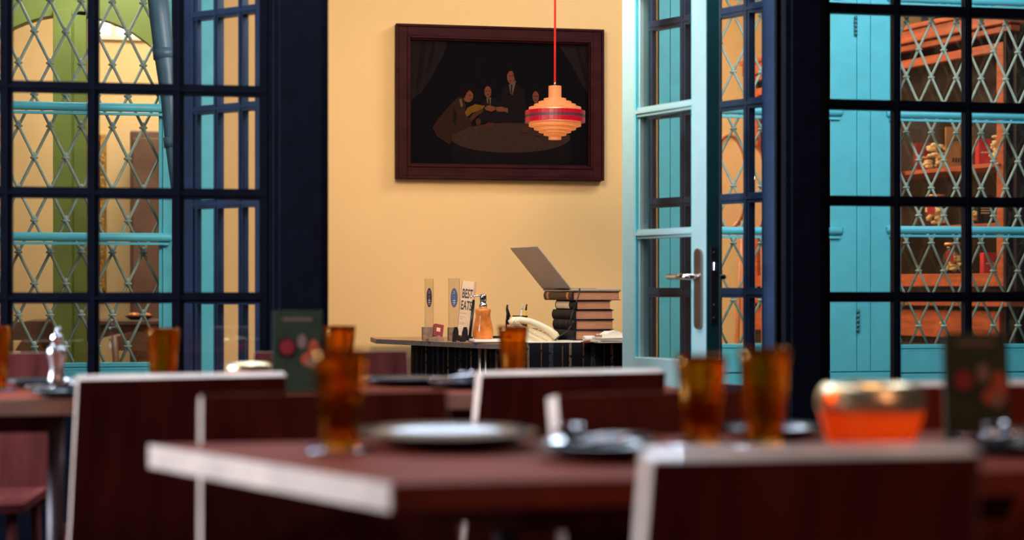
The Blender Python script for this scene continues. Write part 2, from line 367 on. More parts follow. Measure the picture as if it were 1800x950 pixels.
blue_window('window_5', W30, W31, [zr2, zr1, zr1+(zr1-zr2)], zrs, 'bright blue framed window with a lattice grille before the wooden cabinet', (0.045, 0.06), rx=(X(1557, YF-.05)-W30, W31-W30))

def lattice(name, x0, x1, z0, z1, xn, zn, dx, dz, y, lab):
    root = thing(name, (x0, y, z0), 0, lab, 'window grille', 'lattice grilles in the blue windows')
    m = MB(); r = 0.0072
    slope = (2*dz)/dx                      # node (xn,zn); neighbours at (+-dx/2, +-dz)
    for sgn in (1, -1):
        s = sgn*slope
        # lines z = zn + s (x - xn - k dx)
        for k in range(-60, 60):
            xa = xn+k*dx
            pts = []
            for (xx, zz) in ((x0, zn+s*(x0-xa)), (x1, zn+s*(x1-xa))):
                if z0 <= zz <= z1: pts.append((xx, zz))
            for zz in (z0, z1):
                xx = xa+(zz-zn)/s
                if x0 < xx < x1: pts.append((xx, zz))
            if len(pts) >= 2 and abs(pts[0][0]-pts[1][0]) > 0.02:
                m.tube([(pts[0][0]-x0, sgn*0.006, pts[0][1]-z0), (pts[1][0]-x0, sgn*0.006, pts[1][1]-z0)], r, 8)
    c = m; j0 = int((z0-zn)/dz)-1
    for j in range(j0, int((z1-zn)/dz)+2):
        zz = zn+j*dz
        if not z0+0.01 < zz < z1-0.01: continue
        for k in range(-60, 60):
            xx = xn+k*dx+(dx/2 if j % 2 else 0)
            if x0+0.01 < xx < x1-0.01:
                c.lathe([(0.0001, -0.006), (0.017, -0.006), (0.021, 0), (0.017, 0.006), (0.0001, 0.006)], 12, 0, True, Matrix.Translation((xx-x0, 0, zz-z0)) @ Matrix.Diagonal((1, 0.75, 1, 1)))
                c.ball((xx-x0, 0, zz-z0+0.012), 0.012, 0.014, 0.016, 0, 8, 6)
    c.build('lattice', M['grille'], root)
    return root
YG = YF+0.09
def gp(px, py): p = P(px, py, YG); return p.x, p.z
a, b = gp(88, 222), gp(143, 222); c_ = gp(59, 277)
lattice('lattice_grille', LW0+0.06, LW1-0.065, zls, head-0.07, a[0], a[1], b[0]-a[0], a[1]-c_[1], YG, 'sage diamond lattice grille in the blue window left of the doorway')
a, b = gp(1615, 379), gp(1659, 379); c_ = gp(1593, 427.5)
lattice('lattice_grille', W30+0.045, W31-0.06, zrs, head-0.07, a[0], a[1], b[0]-a[0], a[1]-c_[1], YG, 'sage diamond lattice grille in front of the orange-brown cabinet')
a, b = gp(1289, 327), gp(1338, 327); c_ = gp(1264, 377)
lattice('lattice_grille', W20+0.012, W21-0.012, zrs+0.01, head-0.07, a[0], a[1], b[0]-a[0], a[1]-c_[1], YG, 'sage diamond lattice grille behind the open glazed doors')

# ---- blue shutters ------------------------------------------------------------
def shutter(name, px0, px1, boards, lab, hinge_px=None):
    x0, x1 = X(px0, YF-.03), X(px1, YF-.03)
    root = thing(name, (x0, YF-0.02, 0.0), 0, lab, 'shutter', 'blue board shutters on the house wall')
    zt = 3.02; zlow = Z(1500, 655, YF-.03); m = MB(); xs = [x0]+[X(b, YF-.03) for b in boards]+[x1]
    for i in range(len(xs)-1): m.box(xs[i]-x0+(0.002 if i else 0), xs[i+1]-x0-(0.002 if i < len(xs)-2 else 0), -0.034, 0.0, zlow+0.007, zt)
    m.box(0, x1-x0, -0.024, 0.002, 0.05, zt)
    m.box(0, x1-x0, -0.038, 0.0, 0.05, zlow)
    m.build('boards', M['cyan'], root, 0.0015)
    if hinge_px:
        for (hx, y0, y1) in hinge_px:
            h = MB(); p0, p1 = P(hx, y1, YF-.06), P(hx, y0, YF-.06)
            h.tube([(p0.x-x0, -0.042, p0.z), (p1.x-x0, -0.042, p1.z)], 0.005, 8)
            n = 5
            for i in range(n):
                zz = p0.z+(p1.z-p0.z)*(i+0.5)/n
                h.tube([(p0.x-x0, -0.042, zz-0.008), (p0.x-x0, -0.042, zz+0.008)], 0.009, 8)
            h.build('hinge', mat('oxidised_hinge', (0.06, 0.22, 0.26, 1), 0.5, 0.3), root)
    return root
shutter('shutter', 1457, 1566, [1503, 1527], 'blue board shutter between two windows, with dark barrel hinges', [(1504, 28, 63), (1508, 544, 585)])
shutter('shutter', 1157, 1196, [1176], 'narrow blue shutter seen through the glass of the pale open door')
shutter('shutter', 306, 384, [345], 'blue shutter behind the leftmost open navy door')

# ---- open door leaves ---------------------------------------------------------
def leaf(name, p0, p1, z0, z1, stiles, rails, colr, thick, lab, bars_x, stile_w, rail_h, glass, bottom, frame_mats=None, bar_w=0.024, both=True):
    """p0 -> p1 plan points; local x runs from p0 to p1; local -y is the side seen"""
    v = p1-p0; L = math.hypot(v.x, v.y); rz = math.atan2(v.y, v.x)
    root = thing(name, (p0.x, p0.y, 0), rz, lab, 'door', kind='structure')
    t = thick/2; m = MB()
    m.box(0, stile_w[0], -t, t, z0, z1); m.box(L-stile_w[1], L, -t, t, z0, z1)
    m.box(stile_w[0], L-stile_w[1], -t, t, z0, bottom); m.box(stile_w[0], L-stile_w[1], -t, t, z1-0.1, z1)
    fr = m.build('door_frame', frame_mats or colr, root, 0.003)
    g = MB()
    for z in rails:
        g.box(stile_w[0], L-stile_w[1], -t*0.75, t*0.75, z-rail_h/2, z+rail_h/2)
        g.box(stile_w[0], L-stile_w[1], -t*0.95, t*0.95, z-rail_h/6, z+rail_h/6)
    for x in bars_x:
        g.box(x-bar_w/2, x+bar_w/2, -t*0.76, t*0.76, bottom, z1-0.1)
        g.box(x-bar_w/6, x+bar_w/6, -t*0.96, t*0.96, bottom, z1-0.1)
    # glazing bead round the opening
    for (a, b_) in ((stile_w[0], stile_w[0]+0.014), (L-stile_w[1]-0.014, L-stile_w[1])): g.box(a, b_, -t*0.5, t*0.5, bottom, z1-0.1)
    g.build('glazing_bars', colr, root)
    if name == 'door_2':
        gb = MB()  # deeper cyan strips paint the shade on the stiles' inner sides
        for (a, b_) in ((stile_w[0], stile_w[0]+0.006), (L-stile_w[1]-0.006, L-stile_w[1])): gb.box(a, b_, -t*0.92, t*0.92, bottom, z1-0.1)
        gb.build('reveal_shade', M['cyan'], root)
    MB().box(stile_w[0]*.9, L-stile_w[1]*.9, -0.002, 0.002, bottom-0.01, z1-0.09).build('glazing', glass, root)
    return root, L
rr = [0.632+0.3335*k for k in range(1, 6)]
# dark leaf on the right, folded back into the passage
pR0, pR1 = GX(1130, 6.20, 0), GX(1368, 5.66, 0)
z_of = lambda px, py, d: CAMH+(HZ-py)/F*d
rR = [z_of(1290, 515, 5.84), z_of(1290, 350, 5.84), z_of(1290, 186, 5.84), z_of(1290, 22, 5.84), z_of(1290, -141, 5.84)]
LR = math.hypot(*(pR1-pR0).xy)
leaf('door_1', pR0, pR1, 0.03, 2.75, None, rR, M['blue_leaf'], 0.042, 'open navy glazed door leaf folded back at the right door post',
     [LR*0.335, LR*0.565, LR*0.80], (0.05, 0.055), 0.036, M['pane'], z_of(1290, 676, 5.84), bar_w=0.028)
# the pale cyan leaf in front with the lock
pK0, pK1 = GX(1106, 6.03, 0), GX(1254, 5.60, 0)
LK = math.hypot(*(pK1-pK0).xy)
kz = [z_of(1118, 201, 6.0), z_of(1118, 413, 6.0)]; kz = [kz[1], kz[0], 2*kz[0]-kz[1]]
doorK, LK = leaf('door_2', pK0, pK1, 0.02, 2.72, None, kz, M['cyan_pale'], 0.066, 'open pale cyan glazed door leaf with lever handle in the doorway',
     [], (0.078, 0.080), 0.034, M['pane_door'], z_of(1118, 627, 6.0))
# dark teal lock edge of that leaf, plus lock plate and latch, are parts of it
MB().box(LK, LK+0.004, -0.0325, 0.022, 0.02, 2.72).build('door_edge', M['cyan_edge'], doorK)
hz = z_of(1235, 487, 5.63)
b = MB(); b.box(LK+0.004, LK+0.007, -0.016, 0.012, hz-0.165, hz+0.105)
for dz_ in (0.085, -0.10, -0.145): b.tube([(LK+0.006, -0.002, hz+dz_), (LK+0.0085, -0.002, hz+dz_)], 0.005, 10)
b.build('lock_plate', M['steel_dark'], doorK)
MB().box(LK+0.006, LK+0.016, -0.010, 0.004, hz+0.02, hz+0.052).build('latch', M['chrome'], doorK, 0.002)
def rounded(x0, x1, z0, z1, n=8):
    r = (x1-x0)/2; cx = (x0+x1)/2; out = []
    for i in range(n+1): a = PI*i/n; out.append((cx+r*math.cos(a), z1-r+r*math.sin(a)))
    for i in range(n+1): a = PI+PI*i/n; out.append((cx+r*math.cos(a), z0+r+r*math.sin(a)))
    return out
MB().prism(rounded(LK-0.057, LK-0.018, hz-0.185, hz+0.10), -0.043, -0.031, 'y').build('handle_plate', M['bronze'], doorK, 0.003)
h = MB().tube([(LK-0.037, -0.03, hz), (LK-0.037, -0.07, hz), (LK-0.041, -0.083, hz), (LK-0.055, -0.088, hz), (LK-0.148, -0.088, hz)], [0.010, 0.010, 0.011, 0.011, 0.0095], 14)
h.build('lever_handle', M['chrome'], doorK)
h = MB().tube([(LK-0.037, 0.031, hz), (LK-0.037, 0.07, hz), (LK-0.045, 0.085, hz), (LK-0.14, 0.088, hz)], 0.009, 12)
h.tube([(LK-0.037, 0.031, hz), (LK-0.037, 0.041, hz)], 0.022, 14)
h.build('lever_handle', M['black'], doorK)
# leaf folded behind the left partition
pL0, pL1 = GX(327, 5.72, 0), GX(476, 5.50, 0)
LL = math.hypot(*(pL1-pL0).xy)
rL = [z_of(400, y, 5.6) for y in (528, 358.5, 190, 22, -146)]
leaf('door_3', pL0, pL1, 0.03, 2.75, None, rL, M['blue_leaf'], 0.042, 'open navy glazed door leaf folded behind the left partition',
     [LL*0.395, LL*0.685], (0.052, 0.05), 0.030, M['pane'], 0.632, bar_w=0.020)

# ---- drain pipe between partition and house ------------------------------------
pp = [(272, -60, 7.05), (281, 30, 7.05), (289, 95, 7.05), (298, 170, 7.05), (304, 250, 7.05), (318, 360, 7.05), (330, 470, 7.05), (337, 600, 7.05)]
pts = [PD(*q) for q in pp]; pts.append(Vector((pts[-1].x+0.01, pts[-1].y, 0)))
m = MB().tube(pts, [0.045]*3+[0.039, 0.035, 0.034, 0.034, 0.034, 0.034], 20)
root = thing('drain_pipe', (pts[-1].x, pts[-1].y, 0), 0, 'slate blue drain pipe curving down beside the left blue window', 'pipe')
o = m.build('pipe_body', M['slate_pipe'], root, org=None)
o.location = (-root.location.x, -root.location.y, 0)
for i in (2, 4, 6):
    c = MB(); d = (pts[i+1]-pts[i]).normalized()*0.022
    c.tube([pts[i]-d, pts[i]+d], 0.050 if i < 4 else 0.041, 20)
    o = c.build('collar', M['slate_pipe'], root); o.location = (-root.location.x, -root.location.y, 0)

# ================================================================== ROOMS BEHIND THE WINDOWS
# green arched screen in the left room
YA = 9.4
def parch():
    cx, cy, R = 120, 243, 218      # circle in photograph units on the plane YA: apex about y = 25
    n = 28; inner = []
    for i in range(n+1):
        a = PI*i/n; p = P(cx+R*math.cos(a), cy-R*math.sin(a), YA); inner.append((p.x, p.z))
    xr, xl = inner[0][0], inner[-1][0]
    x0, x1 = xl-0.25, xr+0.10; zt = 3.6
    m = MB()
    m.box(x0, xl, YA, YA+0.1, 0, zt); m.box(xr, x1, YA, YA+0.1, 0, zt)
    for i in range(n):
        (xa, za), (xb, zb) = inner[i], inner[i+1]
        m.prism([(xa, za), (xb, zb), (xb, zt), (xa, zt)], YA, YA+0.1, 'y')
    return m, x0
m, x0 = parch()
root = thing('arched_screen', (x0, YA, 0), 0, 'olive green arched timber screen inside the left blue window', 'archway', kind='structure')
o = m.build('arch_panel', M['green'], root); o.location = (-x0, -YA, 0)
m = MB(); xa, xb, xc_ = X(94, YA), X(128, YA), X(152, YA)
zt = Z(120, 18, YA)
m.box(xa, xb-0.004, YA-0.03, YA+0.06, 0, zt); m.box(xb+0.004, xc_, YA+0.0, YA+0.07, 0, zt); m.box(xb-0.02, xb+0.02, YA+0.01, YA+0.05, 0, zt)
o = m.build('post', M['green'], root, 0.004); o.location = (-x0, -YA, 0)
# glimpses in the left room
m = MB(); y = YR-0.03
p0, p1 = P(150, 236, y), P(187, 512, y)
root = thing('gilt_frame', (p0.x, y, p1.z), 0, 'carved gilt picture frame on the rear wall of the left room', 'picture frame')
m = MB(); W_, H_ = p1.x-p0.x, p0.z-p1.z
for bx in ((0, 0.05, 0, H_), (W_-0.045, W_, 0, H_), (0.05, W_-0.045, 0, 0.05), (0.05, W_-0.045, H_-0.05, H_)): m.box(bx[0], bx[1], -0.04, 0.025, bx[2], bx[3])
m.build('moulding', M['gold_frame'], root, 0.008)
MB().box(0.04, W_-0.04, -0.01, 0.01, 0.04, H_-0.04).build('canvas', M['brown_in'], root)
y = 10.9; p0, p1 = P(232, 236, y), P(300, 600, y)
root = thing('wardrobe', (p0.x, y, 0), 0, 'tall brown wooden wardrobe against the rear wall of left room', 'wardrobe')
W_ = 0.95
MB().box(0, W_, -0.25, 0.25, 0.0, p0.z).build('body', M['brown_in'], root, 0.01)
for k in (0, 1):
    d = MB().box(0.02+k*(W_/2), W_/2-0.01+k*(W_/2)-0.01*k, -0.275, -0.25, 0.1, p0.z-0.05).build('door', M['brown_in'], root, 0.004)
    MB().ball((W_/2-0.05+0.1*k, -0.29, 1.1), 0.012, 0.012, 0.012).build('knob', M['gold'], d)
# dark dining table with food in the left room
y = 10.2; pz = Z(240, 562, y)
root = thing('side_table', (X(215, y), y, 0), 0, 'dark carved table beyond the green arch', 'table')
m = MB().box(-0.55, 0.45, -0.28, 0.28, pz-0.03, pz).build('tabletop', M['brown_in'], root, 0.006)
mm = MB(); mm.prism([(-0.5, pz-0.03), (0.4, pz-0.03), (0.4, pz-0.16), (0.2, pz-0.13), (0.0, pz-0.08), (-0.2, pz-0.13), (-0.5, pz-0.16)], -0.25, -0.23, 'y')
mm.build('apron', M['brown_in'], root)
for sx in (-0.48, 0.38):
    for sy in (-0.22, 0.22):
        MB().tube([(sx, sy, pz-0.03), (sx+0.02, sy, pz*0.55), (sx-0.015, sy, 0.25), (sx, sy, 0)], [0.03, 0.035, 0.02, 0.022], 12).build('leg', M['brown_in'], root)
q = P(246, 556, y)
root = thing('fruit_dish', (q.x, y-0.1, pz), 0, 'small dish of orange fruit on the dark table beyond the arch', 'dish')
MB().lathe([(0.0001, 0.0), (0.05, 0.0), (0.085, 0.02), (0.088, 0.024), (0.05, 0.008), (0.0001, 0.006)], 24).build('dish', M['black'], root)
MB().ball((-0.03, 0, 0.028), 0.04, 0.03, 0.018).build('fruit', M['orange_glaze'], root)
MB().ball((0.04, 0, 0.028), 0.035, 0.03, 0.016).build('fruit', M['orange_glaze'], root)
def back_chair(px, top, y, lab, w=0.42, rz=0):
    q = P(px, top, y); zt = q.z
    root = thing('splat_chair', (q.x, y, 0), rz, lab, 'chair', 'dark chairs in the left room')
    MB().box(-w/2, w/2, -0.42, 0, 0.43, 0.46).build('seat', M['brown_in'], root, 0.01)
    for sx in (-1, 1):
        MB().tube([(sx*(w/2-0.02), 0.02, 0), (sx*(w/2-0.02), -0.01, 0.46), (sx*(w/2-0.01), 0.03, zt)], 0.02, 10).build('leg', M['brown_in'], root)
        MB().tube([(sx*(w/2-0.02), -0.40, 0), (sx*(w/2-0.02), -0.40, 0.44)], 0.02, 10).build('leg', M['brown_in'], root)
    MB().prism([(-w/2, zt-0.09), (w/2, zt-0.09), (w/2+0.02, zt-0.02), (0.1, zt+0.02), (-0.1, zt+0.02), (-w/2-0.02, zt-0.02)], 0.015, 0.04, 'y').build('top_rail', M['brown_in'], root, 0.004)
    MB().prism([(-0.07, 0.46), (0.07, 0.46), (0.05, 0.62), (0.085, zt-0.15), (0.04, zt-0.08), (-0.04, zt-0.08), (-0.085, zt-0.15), (-0.05, 0.62)], 0.012, 0.03, 'y').build('splat', M['brown_in'], root, 0.003)
    MB().box(-w/2+0.02, w/2-0.02, -0.40, -0.03, 0.46, 0.485).build('cushion', M['yellow_cloth'], root, 0.01)
    return root
back_chair(52, 572, 9.75, 'dark splat-back chair with yellow cushion left of the green post')
back_chair(262, 590, 9.8, 'dark splat-back chair with yellow cushion right of the green post', rz=0.2)
# high daylit panes in the left room's rear wall
q0, q1 = P(176, 36, YR-0.02), P(250, 64, YR-0.02)
root = thing('window_6', (q0.x, YR-0.03, q1.z), 0, 'small high window on the rear wall of the left room, bright with daylight', 'window', kind='structure')
W_, H_ = q1.x-q0.x, q0.z-q1.z
MB().box(0, W_*.25, 0, 0.02, 0, H_).box(W_*.40, W_, 0, 0.02, 0, H_).build('pane', M['sky_pane'], root)
m = MB()
for a_, b_ in ((-.03, 0), (W_*.25, W_*.40), (W_, W_+.03)): m.box(a_, b_, -0.01, 0.025, -.03, H_+.03)
m.box(0, W_*.25, -0.01, 0.025, -.03, 0); m.box(W_*.40, W_, -0.01, 0.025, -.03, 0); m.box(0, W_*.25, -0.01, 0.025, H_, H_+.03); m.box(W_*.40, W_, -0.01, 0.025, H_, H_+.03)
m.build('window_frame', M['white'], root)

# ---- orange-brown glazed cabinet in the right room --------------------------------
cp0 = PD(1766, 505, 8.98); dirc = Vector((-0.447, 0.894)); dw = Vector((dirc.x*ca+dirc.y*sa, -dirc.x*sa+dirc.y*ca))
# local x along the front from far (negative) end to the near end; -y is the side seen
rzc = math.atan2(-dw.y, -dw.x)
cab = thing('display_cabinet', (cp0.x, cp0.y, 0), rzc, 'long orange-brown wooden display cabinet with glazed doors and shelves', 'cabinet')
def zc(px, py, s):       # height seen at column px for a point s metres beyond cp0 on the cabinet front
    d = 8.98+0.894*s; return CAMH+(HZ-py)/F*d
zb0, zb1 = zc(1600, 90, .8), zc(1600, 62, .8)
zdt, zdb = zc(1600, 105, .8), zc(1600, 504, .8)
LC = 2.45; DPT = 0.42
xN = 0.06
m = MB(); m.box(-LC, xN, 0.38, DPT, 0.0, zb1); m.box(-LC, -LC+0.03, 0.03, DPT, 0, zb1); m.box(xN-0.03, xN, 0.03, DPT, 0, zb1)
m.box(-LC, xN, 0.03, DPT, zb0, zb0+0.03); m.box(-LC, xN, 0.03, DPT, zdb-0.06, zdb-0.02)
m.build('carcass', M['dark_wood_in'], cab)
m = MB(); m.box(-LC-0.05, xN+0.03, -0.05, DPT, zb1-0.055, zb1+0.02); m.box(-LC-0.02, xN+0.01, -0.02, 0.05, zb0, zb1-0.06); m.box(-LC-0.06, xN+0.04, -0.07, DPT, zb1+0.02, zb1+0.05)
m.build('cornice', M['orange_wood'], cab, 0.006)
bays = [(-0.96, 0.0), (-1.68, -0.98), (-2.43, -1.70)]
for (xa, xb) in bays:
    d = MB(); s_ = 0.055
    d.box(xa, xa+s_, -0.01, 0.03, zdb, zdt); d.box(xb-s_, xb, -0.01, 0.03, zdb, zdt); d.box(xa+s_, xb-s_, -0.01, 0.03, zdt-0.05, zdt); d.box(xa+s_, xb-s_, -0.01, 0.03, zdb, zdb+0.075)
    dd = d.build('door', M['orange_wood'], cab, 0.004)
    MB().box(xa+s_-.005, xb-s_+.005, 0.008, 0.012, zdb+0.07, zdt-0.045).build('pane', M['pane_thin'], dd)
    MB().ball((xb-0.03, -0.022, (zdb+zdt)/2), 0.012, 0.012, 0.012).build('knob', M['gold'], dd)
zs1, zs2 = zc(1590, 300, .85), zc(1640, 397, .6)
for z in (zs1, zs2):
    MB().box(-LC+0.03, xN-0.03, 0.045, 0.38, z-0.025, z).build('shelf', M['orange_wood'], cab, 0.003)
for xx in (0.0, -0.977, -1.69):
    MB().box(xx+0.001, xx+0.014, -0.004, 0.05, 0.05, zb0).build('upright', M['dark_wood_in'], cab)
# lower part: counter, drawers
m = MB().box(-LC-0.03, xN+0.02, -0.06, DPT, zdb-0.115, zdb-0.075).build('counter', M['orange_wood'], cab, 0.005)
for (xa, xb) in bays:
    zt_ = zdb-0.14
    dr = MB().box(xa+0.02, xb-0.02, -0.02, 0.02, zt_-0.16, zt_).build('drawer', M['orange_wood'], cab, 0.004)
    MB().ball(((xa+xb)/2, -0.034, zt_-0.08), 0.014, 0.014, 0.014).build('knob', M['gold'], dr)
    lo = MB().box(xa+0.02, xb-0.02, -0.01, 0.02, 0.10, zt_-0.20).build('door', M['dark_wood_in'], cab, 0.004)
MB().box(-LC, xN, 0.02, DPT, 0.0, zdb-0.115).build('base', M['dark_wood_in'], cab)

def on_cab(s, dy, z):    # world point: s metres beyond the near end, dy behind the front
    R = Matrix.Rotation(rzc, 3, 'Z'); v = R @ Vector((-s, dy, 0)); return Vector((cp0.x+v.x, cp0.y+v.y, z))
def lamp_jar(name, px, s, dy, zbase, hgt, r, fill, lab, redlab=True, grp=None):
    p = on_cab(s, dy, zbase)
    root = thing(name, p, rzc+0.9, lab, 'jar', grp)
    MB().lathe([(0.0001, 0.002), (r, 0.002), (r*1.02, hgt*0.7), (r*0.7, hgt*0.85), (r*0.7, hgt), (r*0.66, hgt), (r*0.66, hgt*0.86), (r*0.97, hgt*0.69), (r*0.95, 0.006), (0.0001, 0.006)], 20).build('jar_glass', M['clear'], root)
    f_ = MB(); rnd = random.Random(int(px))
    for i in range(34):
        a = rnd.random()*2*PI; q = r*0.68*math.sqrt(rnd.random()); f_.ball((q*math.cos(a), q*math.sin(a), 0.02+rnd.random()*hgt*0.5), r*.26, r*.2, r*.15, 0, 8, 5)
    f_.build('contents', fill, root)
    MB().lathe([(0.0001, hgt), (r*0.75, hgt), (r*0.75, hgt+0.015), (0.0001, hgt+0.018)], 16).build('lid', M['gold'], root)
    if redlab: MB().box(-r*0.7, -r*0.05, -r*1.04-0.003, -r*1.04, hgt*0.42, hgt*0.78).build('tag', M['red_label'], root)
    return root
# s for a photograph column px on the cabinet front
def s_at(px, dy=0.12):
    best = None
    for i in range(0, 240):
        s = i/100; p = on_cab(s, dy, 0); xc = p.x*ca-p.y*sa; yc = p.x*sa+p.y*ca
        q = 900+F*xc/yc
        if best is None or abs(q-px) < best[0]: best = (abs(q-px), s)
    return best[1]
def gift(px, z0, w_, h_, lab, col, cat='box', name='gift_box', dy=0.12, line=True):
    s = s_at(px, dy); p = on_cab(s, dy, z0)
    root = thing(name, p, -0.1, lab, cat)
    MB().box(-w_/2, w_/2, -0.03, 0.03, 0, h_).build('box_body', col, root, 0.003)
    if line:
        mm = MB(); 
        for k in range(6): mm.box(-w_*0.33+k*w_*0.11, -w_*0.33+k*w_*0.11+w_*0.08, -0.0325, -0.03, h_*0.45, h_*(0.49+0.03*(k % 2)))
        mm.build('gold_line', M['biscuit'], root)
    return root, s
for (s0_, z0_) in ((0.30, zs1+0.42), (0.42, zs1-0.07), (0.30, zs2-0.07), (0.62, zs2-0.07)):      # small lamps fixed under the shelves
    bulb('cabinet_lamp', on_cab(s0_, 0.07, z0_), 0.30, (1.0, 0.74, 0.42), 0.012)
gift(1619, zs1, 0.085, 0.17, 'dark red box with gold line on the upper cabinet shelf', M['box_red'])
gift(1728, zs1, 0.075, 0.15, 'bright red box on the upper cabinet shelf near the glass jar', M['red_label'])
gift(1736, zdb+0.076, 0.075, 0.12, 'bright red box standing on the cabinet bottom beside the uprights', M['red_label'])
def dried(px, z0, lab, w_=0.09, h_=0.16, sd=1, dy=0.16):
    s = s_at(px, dy); p = on_cab(s, dy, z0); r_ = random.Random(sd)
    root = thing('dried_plant', p, 0, lab, 'dried plant', 'dried plants on the cabinet shelves')
    f_ = MB()
    for i in range(26):
        x_, y_, z_ = (r_.random()-0.5)*w_*1.6, (r_.random()-0.5)*0.06, 0.012+r_.random()*h_
        f_.ball((x_*(1-z_/h_*0.4), y_, z_), 0.02+r_.random()*0.012, 0.012, 0.009+r_.random()*0.006, 0, 8, 5)
    f_.build('petals', M['biscuit'], root)
    MB().tube([(0, 0, 0), (0.01, 0, h_*.5), (-0.01, 0, h_)], 0.006, 8).build('stem', M['sign_wood'], root)
dried(1646, zs1, 'pale dried flowers between the dark red box and wooden sign', sd=2)
dried(1756, zs1, 'pale dried flowers at the near end of the upper shelf', 0.06, 0.15, sd=4)
lamp_jar('biscuit_jar', 1672, s_at(1676, .14), 0.14, zdb+0.076, 0.17, 0.07, M['biscuit'], 'glass jar of pale biscuits on the cabinet bottom', grp='filled jars in the cabinet')
lamp_jar('biscuit_jar', 1640, s_at(1643, .14), 0.14, zs2, 0.18, 0.075, M['biscuit'], 'glass jar of golden dried herbs on the middle shelf', grp='filled jars in the cabinet')
lamp_jar('biscuit_jar', 1716, s_at(1712, .14), 0.14, zs2, 0.12, 0.045, M['biscuit'], 'small glass jar beside the dark book on the middle shelf', False, grp='filled jars in the cabinet')
s = s_at(1668, .2); p = on_cab(s, .2, zs1)
root = thing('wooden_sign', p, -0.1, 'upright yellow-brown wooden board with dark print on the upper shelf', 'sign')
MB().box(-0.02, 0.15, -0.01, 0.01, 0, 0.26).build('board', M['sign_wood'], root, 0.002)
m = MB()
for k in range(7): m.box(0.02+k*0.017, 0.031+k*0.017, -0.0125, -0.01, 0.045, 0.072)
m.build('lettering', M['ink'], root)
m = MB()
for k in range(5): m.box(0.03+k*0.017, 0.041+k*0.017, -0.0125, -0.01, 0.175, 0.19)
m.build('small_lettering', M['ink'], root)
s = s_at(1733, .1); p = on_cab(s, .1, zs2)
root = thing('dark_book', p, -0.15, 'upright dark book with yellow print on the middle cabinet shelf', 'book')
MB().box(-0.045, 0.045, -0.012, 0.012, 0, 0.17).build('book_body', M['cover_black'], root, 0.002)
m = MB()
for k in range(6): m.box(-0.03, 0.02+0.01*(k % 2), -0.0135, -0.012, 0.06+k*0.015, 0.066+k*0.015)
m.build('print', M['label'], root)
# timber post / curtain to the right of the cabinet
tag(MB().box(X(1783, 8.45), X(1783, 8.45)+0.16, 8.4, 8.5, 0, 3.6).build('trim_3', M['orange_wood'], None, 0.006), 'orange-brown timber post at the near end of the cabinet', 'post', kind='structure')

# ---- rattan screen seen behind the open doors -----------------------------------
YS = 9.5; q = P(1281, 320, YS)
root = thing('cane_chair', (q.x, YS, 0), 0.0, 'tall chair with an oval woven cane back behind the blue window', 'chair')
rx_, rz_ = abs(P(1313, 320, YS).x-q.x), abs(P(1281, 238, YS).z-q.z)
MB().prism(ell(0, q.z, rx_, rz_, 40), -0.006, 0.006, 'y').build('cane_back', M['cane'], root)
MB().tube([(rx_*math.cos(t), 0, q.z+rz_*math.sin(t)) for t in [2*PI*i/40 for i in range(41)]], 0.014, 10, cap=False).build('back_rim', M['rattan'], root)
zb = q.z-rz_; sz = min(0.62, zb-0.2)
for sx in (-1, 1):
    MB().tube([(sx*rx_*.7, 0, zb+0.05), (sx*rx_*0.9, 0.02, sz), (sx*(rx_+.08), 0.05, 0)], 0.016, 10).build('leg', M['rattan'], root)
    MB().tube([(sx*(rx_+.05), -0.36, sz), (sx*(rx_+.08), -0.40, 0)], 0.016, 10).build('leg', M['rattan'], root)
MB().box(-rx_-.08, rx_+.08, -0.40, 0.04, sz-0.03, sz).build('seat', M['cane'], root, 0.008)
YS2 = 10.15; q2 = P(1322, 330, YS2)
r2 = copy_tree(root); r2.location = (q2.x, YS2, 0.03); r2.location.z = 0; r2.rotation_euler = (0, 0, 0.25)
r2['label'] = 'second oval cane-backed chair, half hidden behind the first'; r2['group'] = root['group'] = 'cane chairs behind the blue window'
# glowing bulb by the chairs
q = P(1321, 313, 8.8)
root = thing('table_lamp', (q.x, 8.8, 0), 0, 'small bright bulb on a slim stand before the cane chairs', 'lamp')
MB().tube([(0, 0, 0.02), (0, 0, q.z-0.02)], 0.008, 10).build('stand', M['rattan'], root)
MB().lathe([(0.0001, 0), (0.11, 0), (0.10, 0.02), (0.0001, 0.025)], 20).build('base', M['rattan'], root)
MB().ball((0, 0, q.z), 0.017, 0.017, 0.02).build('bulb', mat('lit_bulb', (1, .9, .7, 1), .4, emit=(1, .8, .5, 1), estr=12), root)

# ================================================================== PAINTING
YW = YF
a0, a1 = P(696, 41, YW-.06), P(1062, 318, YW-.06)
root = thing('framed_painting', (a0.x, YW-0.03, a1.z), 0, 'dark painting of people round a table in a mahogany frame on the yellow wall', 'painting')
W_, H_ = a1.x-a0.x, a0.z-a1.z
fw = 0.077
def frame_ring(m, o0, o1, y0, y1):
    x0_, x1_, z0_, z1_ = o0, W_-o0, o0, H_-o0; a_, b_, c_, d_ = o1, W_-o1, o1, H_-o1
    m.box(x0_, a_, y0, y1, z0_, z1_); m.box(b_, x1_, y0, y1, z0_, z1_); m.box(a_, b_, y0, y1, z0_, c_); m.box(a_, b_, y0, y1, d_, z1_)
m = MB(); frame_ring(m, 0, 0.013, -0.035, 0.0295); frame_ring(m, 0.013, 0.058, -0.028, 0.029); frame_ring(m, 0.058, 0.070, -0.034, 0.028); frame_ring(m, 0.070, fw, -0.018, 0.027)
m.build('frame', M['frame'], root, 0.003)
pm = {}
def pc(name, r, g, b): pm[name] = mat('painted_'+name, tuple(c*0.62 for c in S(r, g, b)[:3])+(1,), 0.9, var=0.12, scale=40, spec=0.04); return pm[name]
